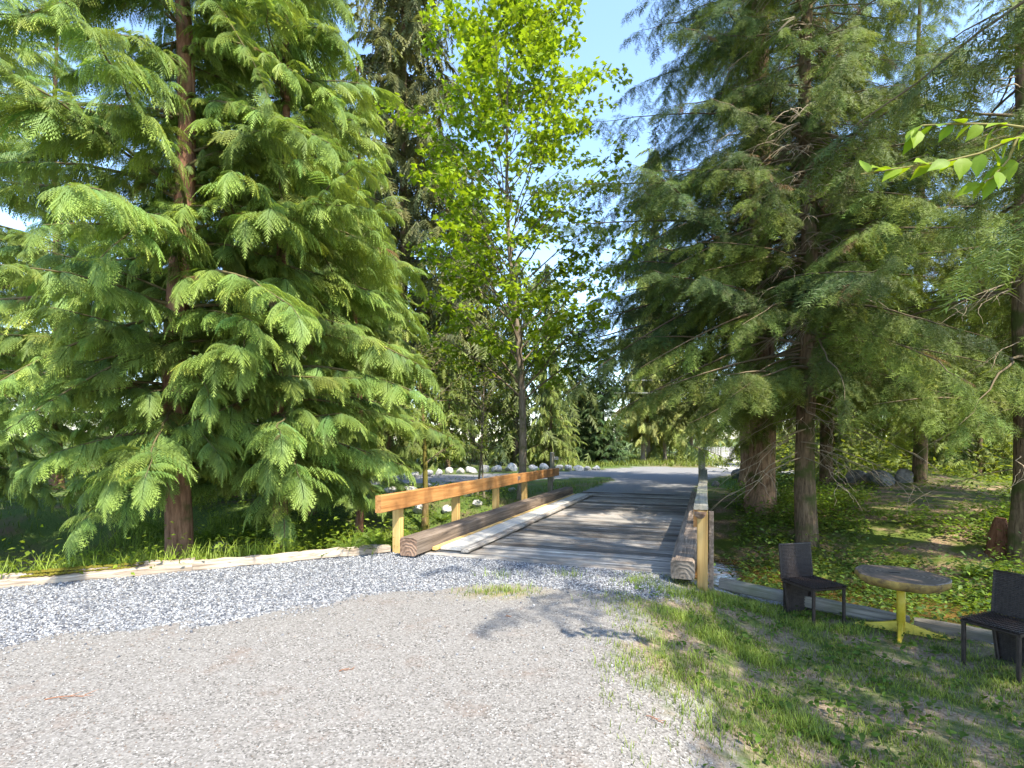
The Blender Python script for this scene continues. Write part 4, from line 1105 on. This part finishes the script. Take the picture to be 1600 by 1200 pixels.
# sunlit herbs and bushes on the left banks
rr = np.random.default_rng(31); us = Soup()
P = area(rr, 2600, -20, 0, 6, 22, lambda x, y, s: (vco(x, y) < -5.0) & (((s > 0.25) & (s < 1.5)) | ((s > 5.6) & (s < 11))) & (wob(x, y, 0.8, 2) > -0.5))
herb_patch(us, P, 16, 0.10, (0.10, 0.16, 0.02), (0.20, 0.28, 0.04), 0.35, rr, LQ, 0.22)
P = area(rr, 3400, -9.5, -1.2, 5.5, 13, lambda x, y, s: (vco(x, y) < -4.9) & (s > 0.2) & (s < 2.6))
P = P[rr.random(len(P)) < 0.45]
herb_patch(us, P, 10, 0.085, (0.14, 0.21, 0.022), (0.27, 0.36, 0.045), 0.4, rr, LQ, 0.18)
P = area(rr, 900, -26, -2, 14, 34, lambda x, y, s: (s > 9.5) & ~in_poly(x, y, ROAD) & (wob(x, y, 0.5, 1) > -0.2) & (x < -0.35 * y - 0.2) )
herb_patch(us, P, 34, 0.14, (0.10, 0.15, 0.028), (0.23, 0.28, 0.055), 1.3, rr, LQ, 0.45)
tag(link('undergrowth', us.mesh('undergrowth', M['leaf'])), 'sunlit leafy undergrowth on the left creek bank', 'undergrowth', None, 'stuff')
# shaded shrubs on the right bank
us = Soup()
P = area(rr, 900, 2.8, 10, 5.0, 13.0, lambda x, y, s: (s > 2.2) & (s < 6.0) & (vco(x, y) > 0.4) & (wob(x, y, 1.1, 3) > -0.35))
herb_patch(us, P, 24, 0.085, (0.06, 0.12, 0.028), (0.13, 0.22, 0.05), 0.42, rr, LQ, 0.22)
P = area(rr, 500, 2.9, 9, 4.0, 10.0, lambda x, y, s: (s > 1.3) & (s < 3.4) & (vco(x, y) > 0.5))
herb_patch(us, P, 20, 0.085, (0.06, 0.115, 0.028), (0.14, 0.21, 0.05), 0.85, rr, LQ, 0.2)
P = area(rr, 7500, 3, 16, 6, 20, lambda x, y, s: (s > 2.6) & (s < 11.5) & (vco(x, y) > 0.8) & (wob(x, y, 1.0, 2) > -0.45) & ~in_poly(x, y, ROAD))
herb_patch(us, P, 11, 0.10, (0.10, 0.175, 0.028), (0.21, 0.31, 0.05), 0.34, rr, LQ, 0.18)
P = area(rr, 5200, 4, 30, 7, 30, lambda x, y, s: (s > 2.0) & (s < 24) & (vco(x, y) > 1.0) & (wob(x, y, 0.9, 0) > -0.1) & ~((x < 0.5 * y) & (s > 10.5)) & ~in_poly(x, y, ROAD))
herb_patch(us, P, 11, 0.13, (0.10, 0.15, 0.025), (0.20, 0.26, 0.045), 0.22, rr, LQ, 0.2)
P = area(rr, 800, 9, 44, 21.5, 46, lambda x, y, s: (s > 13) & (x > 0.43 * y) & (wob(x, y, 0.4, 2) > -0.5))
herb_patch(us, P, 60, 0.26, (0.11, 0.15, 0.03), (0.25, 0.30, 0.06), 1.7, rr, LQ, 0.6)
tag(link('undergrowth', us.mesh('undergrowth', M['leaf'])), 'shaded low shrubs and herbs on the right creek bank', 'undergrowth', None, 'stuff')

# sword ferns
def fern_mesh(seed):
    rr = np.random.default_rng(seed); s_ = Soup()
    n = 16; az = np.arange(n) * 2.399
    d = np.stack([np.cos(az), np.sin(az), rr.uniform(0.5, 1.6, n)], -1)
    T = frond_template(16, seed); V = T[0].copy(); V[:, 1] *= 0.55; V[:, 2] *= 1.7
    scatter(s_, (V, T[1], T[2]), np.zeros((n, 3)) + np.array([0, 0, 0.02]), frames(unit(d), np.stack([-np.cos(az), -np.sin(az), np.ones(n)], -1)), rr.uniform(0.45, 0.75, n), (0.06, 0.11, 0.015), (0.15, 0.23, 0.03))
    return s_.mesh('fronds', M['leaf'])
fm = [fern_mesh(s) for s in range(3)]
for i, (px, py, sc, lb) in enumerate([(590, 862, 0.95, 'sword fern at the foot of the left handrail corner post'), (548, 866, 0.8, 'sword fern behind the end of the pale weathered timber'), (490, 862, 1.0, 'sword fern between slim cedar trunk and handrail'),
                                      (255, 835, 1.1, 'bright fern at the creek edge just left of the large cedar trunk'), (330, 850, 1.1, 'bright fern right of the large cedar trunk'), (390, 845, 1.1, 'bright fern left of the slim cedar trunk'),
                                      (1520, 905, 0.9, 'fern on the shaded bank behind the right wicker chair'), (1390, 935, 0.8, 'dark fern under the slab table behind the edging timber'), (690, 815, 0.9, 'fern behind the kerb log under the left handrail')]):
    p = G(px, py)
    o = link('fern', fm[i % 3]); o.location = p; o.rotation_euler = (0, 0, i * 1.3); o.scale = (sc,) * 3
    tag(o, lb, 'fern', 'ferns on the creek banks')

# grass
def grass(name, label, P, hgt, width, c0, c1, rr, per=1):
    s_ = Soup()
    T = (np.array([(0, -0.5, 0), (0, 0.5, 0), (0.18, -0.38, 0.5), (0.18, 0.38, 0.5), (0.6, 0, 1.0)], float), np.array([(0, 1, 3), (0, 3, 2), (2, 3, 4)]), np.array([0, 0, .5, .5, 1.0]))
    n = len(P); az = rr.random(n) * 6.28
    H = hgt * rr.uniform(0.5, 1.3, n)
    c, sn = np.cos(az), np.sin(az); Z = np.zeros(n); O = np.ones(n)
    le = rr.uniform(0.2, 1.9, n)
    Rm = np.stack([np.stack([c * le * H, -sn * width, Z], -1), np.stack([sn * le * H, c * width, Z], -1), np.stack([Z, Z, H], -1)], 1)
    v = rr.uniform(0.7, 1.3, (n, 1)); hue = rr.random((n, 1))
    cc1 = np.array(c1) * (1 - hue * 0.35) + np.array((0.26, 0.23, 0.09)) * hue * 0.35
    scatter(s_, T, P, Rm, np.ones(n), np.array(c0) * v, cc1 * v)
    tag(link(name, s_.mesh(name, M['grass'])), label, 'grass', None, 'stuff')
rr = np.random.default_rng(5)
def lawn_cond(x, y, s):
    xb_ = 1.25 + 0.75 * sst(5.2, 6.8, y) - 0.15 * sst(3, 0, y) + 0.22 * wob(x, y, 1.6, 3)
    dens = 0.15 + 0.85 * sst(-0.25, 0.55, wob(x, y, 2.6, 1))
    table = np.exp(-(((x - 4.2) / 0.55) ** 2 + ((y - 5.75) / 0.4) ** 2))
    return (s < -0.05) & (rr.random(len(x)) < dens * sst(-0.8, 0.6, x - xb_ + 0.25 * wob(x, y, 3.1, 2)) * (1 - 0.85 * table))
P = area(rr, 110000, 0.6, 6.5, 1.6, 7.2, lawn_cond)
grass('grass', 'short patchy grass of the lawn under the wicker chairs', P, 0.05, 0.006, (0.10, 0.155, 0.02), (0.29, 0.35, 0.05), rr)
# taller tufts
c_ = np.array([(1.95, 5.3), (2.25, 5.05), (1.75, 5.6), (1.35, 4.15), (2.1, 3.9), (2.3, 6.5), (2.6, 6.7), (1.9, 6.4), (0.95, 4.3), (3.0, 6.6), (2.0, 4.2), (1.55, 4.6), (-0.15, 6.35), (0.1, 6.3), (-0.4, 6.25), (-0.2, 7.05), (0.75, 7.1), (3.3, 6.1), (3.75, 6.0), (1.3, 3.6), (1.55, 6.75)])
w_ = np.array([500, 600, 400, 200, 420, 420, 420, 300, 80, 350, 400, 250, 120, 110, 90, 60, 80, 300, 300, 150, 160])
P2 = np.concatenate([np.stack([c[0] + rr.normal(size=w) * 0.14, c[1] + rr.normal(size=w) * 0.10, np.zeros(w)], -1) for c, w in zip(c_, w_)])
P2[:, 2] = ground_z(P2[:, 0], P2[:, 1])
grass('grass_tufts', 'taller bright grass tufts where lawn meets gravel', P2, 0.085, 0.006, (0.10, 0.17, 0.02), (0.31, 0.40, 0.055), rr)
P = area(rr, 45000, -20, 14, 8, 36, lambda x, y, s: ((s > 0.05) & (s < 1.2) & (vco(x, y) < -4.9)) | ((s > 6.5) & (s < 11.5) & (vco(x, y) < -5.2)) | (in_poly(x, y, [gp(845, 757), gp(945, 752), gp(960, 747), gp(905, 772), gp(860, 780)]) & (s > 7)) | (in_poly(x, y, [gp(1095, 760), gp(1165, 766), gp(1400, 752), gp(1400, 738), gp(1230, 742), gp(1150, 743)]) & (s > 8.8)))
grass('grass', 'sunny grass along the far bank and the left creek edge', P, 0.16, 0.016, (0.07, 0.12, 0.014), (0.18, 0.27, 0.035), rr)
P = area(rr, 14000, -2, 30, 36, 62, lambda x, y, s: in_poly(x, y, [gp(980, 728), gp(1140, 730), gp(1130, 719), gp(1080, 713), gp(980, 713)]) | in_poly(x, y, [gp(940, 731), gp(1010, 727), gp(1000, 719), gp(900, 726)]))
grass('grass', 'tall yellow-green grass verge beyond the road', P, 0.34, 0.05, (0.09, 0.13, 0.016), (0.24, 0.30, 0.05), rr)
P = area(rr, 30000, -9.5, -1.2, 5.5, 15, lambda x, y, s: (vco(x, y) < -4.9) & (((s > 0.1) & (s < 2.4)) | ((s > 5.3) & (s < 8))) & (wob(x, y, 1.3, 1) > -0.4))
grass('bank_grass', 'bright green grass on the bank under the left cedars', P, 0.30, 0.014, (0.12, 0.19, 0.02), (0.30, 0.40, 0.05), rr)
# broadleaf weeds on the lawn
us = Soup()
P = area(rr, 330, 0.9, 5, 2.4, 6.6, lambda x, y, s: (s < -0.1) & (rr.random(len(x)) < sst(-0.2, 0.8, x - 1.25)))
herb_patch(us, P, 7, 0.055, (0.05, 0.10, 0.014), (0.11, 0.19, 0.03), 0.04, rr, LO, 0.05)
tag(link('weeds', us.mesh('weeds', M['leaf'])), 'small broadleaf weeds in the patchy lawn', 'weeds', None, 'stuff')

# ------------------------------------------------------------------ loose stones
def stones(name, label, P, size, cols, rr, mat):
    s_ = Soup(); n = len(P)
    T = [(np.array([(1, 0, 0), (0.1, 0.9, 0.1), (-0.9, 0.2, 0), (0, -1, 0.1), (0.2, 0.1, 0.7), (0, 0, -0.6)], float) * 1.0, tri_blob()[1], np.zeros(6)),
         (np.array([(0.8, 0.4, 0), (-0.3, 0.8, 0.3), (-1, -0.2, 0.2), (0.3, -0.9, 0.0), (-0.2, -0.1, 0.8), (0, 0, -0.6)], float), tri_blob()[1], np.zeros(6))]
    half = rr.random(n) < 0.5
    for k, sel in enumerate((half, ~half)):
        p = P[sel]; m = len(p)
        Rm = frames(rr.normal(size=(m, 3)) * np.array([1, 1, 0.35]), np.array([0, 0, 1.0]) + rr.normal(size=(m, 3)) * 0.5)
        ci = rr.integers(len(cols), size=m)
        scatter(s_, T[k], p, Rm, size * rr.uniform(0.55, 1.35, m), np.array(cols)[ci] * rr.uniform(0.85, 1.15, (m, 1)))
    tag(link(name, s_.mesh(name, mat)), label, 'gravel', None, 'stuff')
M['stone'] = col_mat('crushed_stone', 0.85, 0.25)
rr = np.random.default_rng(9)
def blue_cond(x, y, s):
    b = sst(-2.75, -2.1, s * (1 + 0.9 * sst(-2.2, 0.5, x)) + 0.22 * wob(x, y, 2.1, 0) + 0.2 * wob(x, y, 6.5, 3))
    xb_ = 1.25 + 0.75 * sst(5.2, 6.8, y)
    return (s < -0.02) & (rr.random(len(x)) < b * (1 - sst(-0.2, 0.15, x - xb_)) + 0.012 * (x < 1.0) * (s > -3.6))
P = area(rr, 88000, -8.2, 2.2, 3.0, 8.8, lambda x, y, s: blue_cond(x, y, s) & (np.abs(x) < 0.99 * y))
P[:, 2] += 0.004
stones('crushed_stone', 'fresh blue-grey crushed stone along the timbers and the bridge end', P, 0.0138, [(0.075, 0.08, 0.095), (0.14, 0.146, 0.162), (0.20, 0.206, 0.222), (0.28, 0.285, 0.297), (0.37, 0.372, 0.378), (0.17, 0.163, 0.158)], rr, M['stone'])
P = area(rr, 26000, -5.5, 2.6, 2.2, 7.4, lambda x, y, s: (s < -0.9) & (np.abs(x) < 0.99 * y) & (x < 1.2 + 0.7 * sst(5.2, 6.8, y)) & (rr.random(len(x)) < 1.25 - 0.13 * y))
P[:, 2] += 0.001
stones('pebbles', 'small loose pebbles on the pale driveway', P, 0.0068, [(0.10, 0.095, 0.09), (0.185, 0.175, 0.163), (0.235, 0.224, 0.212), (0.31, 0.299, 0.287), (0.16, 0.124, 0.104), (0.37, 0.362, 0.35)], rr, M['stone'])

# ------------------------------------------------------------------ far fence, gate, wires, mailbox post
f0, f1 = at(1098, 47)[:2], at(1148, 47)[:2]
fe = empty('picket_fence', (float(f0[0]), float(f0[1]), gz(*f0)), math.atan2(*(f1 - f0)[::-1]))
tag(fe, 'grey picket fence at the end of the far drive', 'fence')
L = float(np.linalg.norm(f1 - f0)); M['picket'] = wood_mat('picket_wood', (0.30, 0.29, 0.28), (0.46, 0.45, 0.44), (0.6, 0.59, 0.58), 2)
pk = zpost('picket', 0.085, 1.3, M['picket'], 0, 0.01)
n = 20
for i in range(n):
    o = link('picket', pk, fe); o.location = (L * i / (n - 1), 0, 0); o.scale = (1, 0.3, 0.92 + 0.12 * rng.random())
for zz in (0.35, 1.0):
    o = link('rail', box_mesh('rail', L, 0.06, 0.09, M['picket']), fe); o.location = (L / 2, 0.08, zz)
g0 = np.array(gp(1015, 718)); ge = empty('farm_gate', (float(g0[0]), float(g0[1]), gz(*g0)), 0)
tag(ge, 'dark bar gate between the pale tree trunks beyond the road', 'gate')
for i in range(4):
    o = link('bar', box_mesh('bar', 2.1, 0.05, 0.06, M['oldpost']), ge); o.location = (0.9, 0, 0.25 + 0.27 * i)
for xx in (-0.15, 0.95, 1.95): link('gate_post', zpost('gate_post', 0.09, 1.25, M['oldpost']), ge).location = (xx, 0.07, -0.05)
mbp = G(863, 752); me_ = empty('marker_post', tuple(mbp), 0.3)
tag(me_, 'weathered post with a small pale box at the end of the left handrail', 'post')
link('post', zpost('post', 0.15, 1.25, M['oldpost'], 0.03), me_)
o = link('box', box_mesh('box', 0.2, 0.16, 0.13, M['rock']), me_); o.location = (0.14, -0.05, 0.95)
wm_ = plain_mat('cable_grey', (0.45, 0.45, 0.45), (0.6, 0.6, 0.6), 5, 0.5)
for zz, lb in ((594, 'upper overhead cable beyond the road'), (614, 'lower overhead cable beyond the road')):
    s_ = Soup(); d = 44.0; z = CAM_H + (HOR - zz) / FPX * d
    xx = np.linspace(-18, 32, 40)
    tube(s_, np.stack([xx, np.full(40, d), z + 0.0006 * (xx - 9) ** 2], -1), 0.016, 4)
    tag(link('overhead_cable', s_.mesh('overhead_cable', wm_)), lb, 'cable', 'overhead cables')
# white-flowering shrubs
def blossom(seed, n=420, rad=1.3):
    rr = np.random.default_rng(seed)
    s_, f_ = Soup(), Soup()
    d = unit(rr.normal(size=(n, 3))); d[:, 2] = np.abs(d[:, 2]); P = d * rad * rr.uniform(0.6, 1.0, (n, 1)) * np.array([1, 1, 0.9])
    herb_patch(s_, P, 6, 0.16, (0.03, 0.055, 0.014), (0.07, 0.11, 0.02), 0.1, rr, LQ, 0.14)
    k = rr.random(n) < 0.42
    herb_patch(f_, P[k] * 1.08, 4, 0.14, (0.75, 0.75, 0.74), (0.8, 0.8, 0.78), 0.06, rr, LQ, 0.06)
    return s_.mesh('leaves', M['leaf']), f_.mesh('blossoms', col_mat('blossom', 0.7))
bl = blossom(4)
for px, d, sc, lb in ((950, 52, 1.0, 'white-flowering shrub behind the dark evergreens'), (1168, 50, 1.1, 'white-flowering shrub right of the picket fence'), (1066, 58, 0.8, 'white-flowering shrub left of the picket fence')):
    e = empty('flowering_shrub', tuple(at(px, d)), px, sc); tag(e, lb, 'shrub')
    link('leaves', bl[0], e); link('blossoms', bl[1], e)

# ------------------------------------------------------------------ reddish stump on the right bank
sp_ = G(1560, 862)
s_ = Soup(); zz = np.array([-0.2, 0.05, 0.25, 0.5, 0.68]); tube(s_, np.stack([0.05 * zz, 0 * zz, zz], -1), [0.30, 0.22, 0.17, 0.14, 0.09], 14, (1, 1, 1), 0.18, cap=True)
st = link('tree_stump', s_.mesh('tree_stump', bark_mat('red_stump_wood', (0.11, 0.04, 0.02), (0.32, 0.15, 0.08))), None)
st.location = sp_; tag(st, 'broken reddish stump on the shaded bank by the right frame edge', 'stump')

# ------------------------------------------------------------------ leafy twig reaching in at the upper right
al = empty('alder_tree', (4.75, 2.75, gz(4.75, 2.75)), 0)
tag(al, 'young broadleaf tree at the right whose bright leafy twigs reach into view', 'tree')
ts, bs = Soup(), Soup()
zz = np.linspace(-0.1, 5.5, 12); tube(ts, np.stack([0.05 * np.sin(zz), 0.05 * np.cos(zz), zz], -1), np.linspace(0.07, 0.012, 12), 10, (1, 1, 1), 0.05)
link('trunk', ts.mesh('trunk', M['maple_bark'], True), al)
def W3(px, py, d): return np.array([(px - 800) / FPX * d, d, CAM_H - (py - HOR) / FPX * d])
base = np.array(al.location)
twigs_ = [[(1745, 250, 2.75), (1640, 205, 2.9), (1570, 195, 3.0), (1500, 193, 3.05), (1440, 196, 3.1), (1425, 210, 3.1)],
          [(1640, 205, 2.9), (1590, 215, 3.0), (1530, 240, 3.0), (1480, 252, 3.05), (1410, 262, 3.1), (1345, 272, 3.1)],
          [(1590, 215, 3.0), (1575, 250, 3.0), (1550, 278, 3.0), (1528, 288, 3.05)]]
ml = mesh_np('leaf', LO[0], LO[1], M['leaf'], np.array((0.19, 0.31, 0.022))[None] * (0.9 + 0.25 * LO[2][:, None]))
ml2 = mesh_np('leaf', LO[0] * np.array([1, 1.15, 1.5]), LO[1], M['leaf'], np.array((0.24, 0.35, 0.025))[None] * (0.9 + 0.2 * LO[2][:, None]))
rr = np.random.default_rng(14)
for tw in twigs_:
    P = np.array([W3(*p) for p in tw]) - base
    if tw is twigs_[0]: P[0] = (0.02, 0.02, P[0][2] - 0.1)
    tube(bs, P, np.linspace(0.009, 0.003, len(P)), 5, (0.22, 0.19, 0.07))
    t = np.linspace(0, 1, len(P)); n = 15 if len(P) > 5 else 8
    for i in range(n):
        q_ = 0.22 + 0.78 * (i + 0.5 * rr.random()) / n
        p, d = interp_curve(P, t, np.array([q_]))
        sg = 1 if i % 2 else -1
        dd = d[0] * 0.5 + np.array([0, -0.35 * sg, 0]) + np.array([0.1, 0, rr.uniform(-0.75, 0.35) * 1.0]) + rr.normal(size=3) * 0.2
        Fm = frames(unit(dd)[None], (np.array([0, -0.6, 1.0]) + rr.normal(size=3) * 0.4)[None])[0]
        o = link('leaf', ml if rr.random() < .5 else ml2, al)
        sc = rr.uniform(0.085, 0.135)
        o.matrix_local = Matrix.Translation(Vector(p[0])) @ Matrix(Fm.tolist()).to_4x4() @ Matrix.Scale(sc, 4)
link('branches', bs.mesh('branches', M['twig']), al)['kind'] = 'stuff'

# ------------------------------------------------------------------ needle litter
rr = np.random.default_rng(41); s_ = Soup()
T = (np.array([(-0.5, -0.04, 0), (0.5, -0.03, 0.01), (0.5, 0.03, 0.01), (-0.5, 0.04, 0)], float), np.array([(0, 1, 2), (0, 2, 3)]), np.zeros(4))
def lit_cond(x, y, s):
    d = 0.10 + 0.9 * sst(-0.9, 0.3, x - 1.3) + 0.8 * sst(0.35, 0.9, wob(x, y, 1.1, 1))
    return (s < -0.1) & (np.abs(x) < y) & (rr.random(len(x)) < d * 0.55)
P = area(rr, 14000, -4.5, 5.5, 2.3, 7.2, lit_cond); P[:, 2] += 0.012
P3 = area(rr, 9000, 4, 16, 9, 20, lambda x, y, s: (s > 3.5) & (s < 13)); P3[:, 2] += 0.02
for Q, sz in ((P, 0.022), (P3, 0.07)):
    n = len(Q); az = rr.random(n) * 6.28
    cc = np.array([(0.20, 0.085, 0.045), (0.26, 0.14, 0.07), (0.13, 0.075, 0.045), (0.32, 0.21, 0.11)])[rr.integers(4, size=n)]
    scatter(s_, T, Q, frames(np.stack([np.cos(az), np.sin(az), rr.normal(size=n) * 0.15], -1), np.array([[0, 0, 1.0]] * n) + rr.normal(size=(n, 3)) * 0.2), sz * rr.uniform(0.5, 1.6, n), cc)
tag(link('needle_litter', s_.mesh('needle_litter', M['twig'])), 'fallen brown needles and bits on gravel, lawn and bank', 'litter', None, 'stuff')

# ------------------------------------------------------------------ litter on the driveway
rr = np.random.default_rng(3)
for i, (px, py, L, a, lb) in enumerate([(70, 1095, 0.28, 0.3, 'reddish dead cedar twig on the gravel at lower left'), (530, 1050, 0.12, 0.5, 'small brown twig on the gravel at bottom centre'), (790, 964, 0.06, 0.1, 'short red-brown twig on the gravel before the bridge'), (1010, 1120, 0.12, -0.7, 'thin dry stalk on the gravel near the lawn')]):
    p = G(px, py); s_ = Soup()
    h = np.array([math.cos(a), math.sin(a), 0])
    t = np.linspace(0, 1, 6)
    tube(s_, h * (t * L)[:, None] + np.stack([0 * t, 0 * t, 0.006 + 0.008 * np.sin(t * 5)], -1), np.linspace(0.004, 0.0015, 6), 4, (0.24, 0.11, 0.06))
    for k in range(4):
        b = h * L * (0.3 + 0.17 * k); d = np.array([math.cos(a + (0.7 if k % 2 else -0.7)), math.sin(a + (0.7 if k % 2 else -0.7)), 0.1])
        tube(s_, np.array([b, b + d * L * 0.15, b + d * L * 0.3]) + np.array([0, 0, 0.006]), [0.003, 0.002, 0.001], 3, (0.27, 0.13, 0.07))
    o = link('fallen_twig', s_.mesh('fallen_twig', M['twig'])); o.location = p; tag(o, lb, 'twig', 'twigs on the gravel')
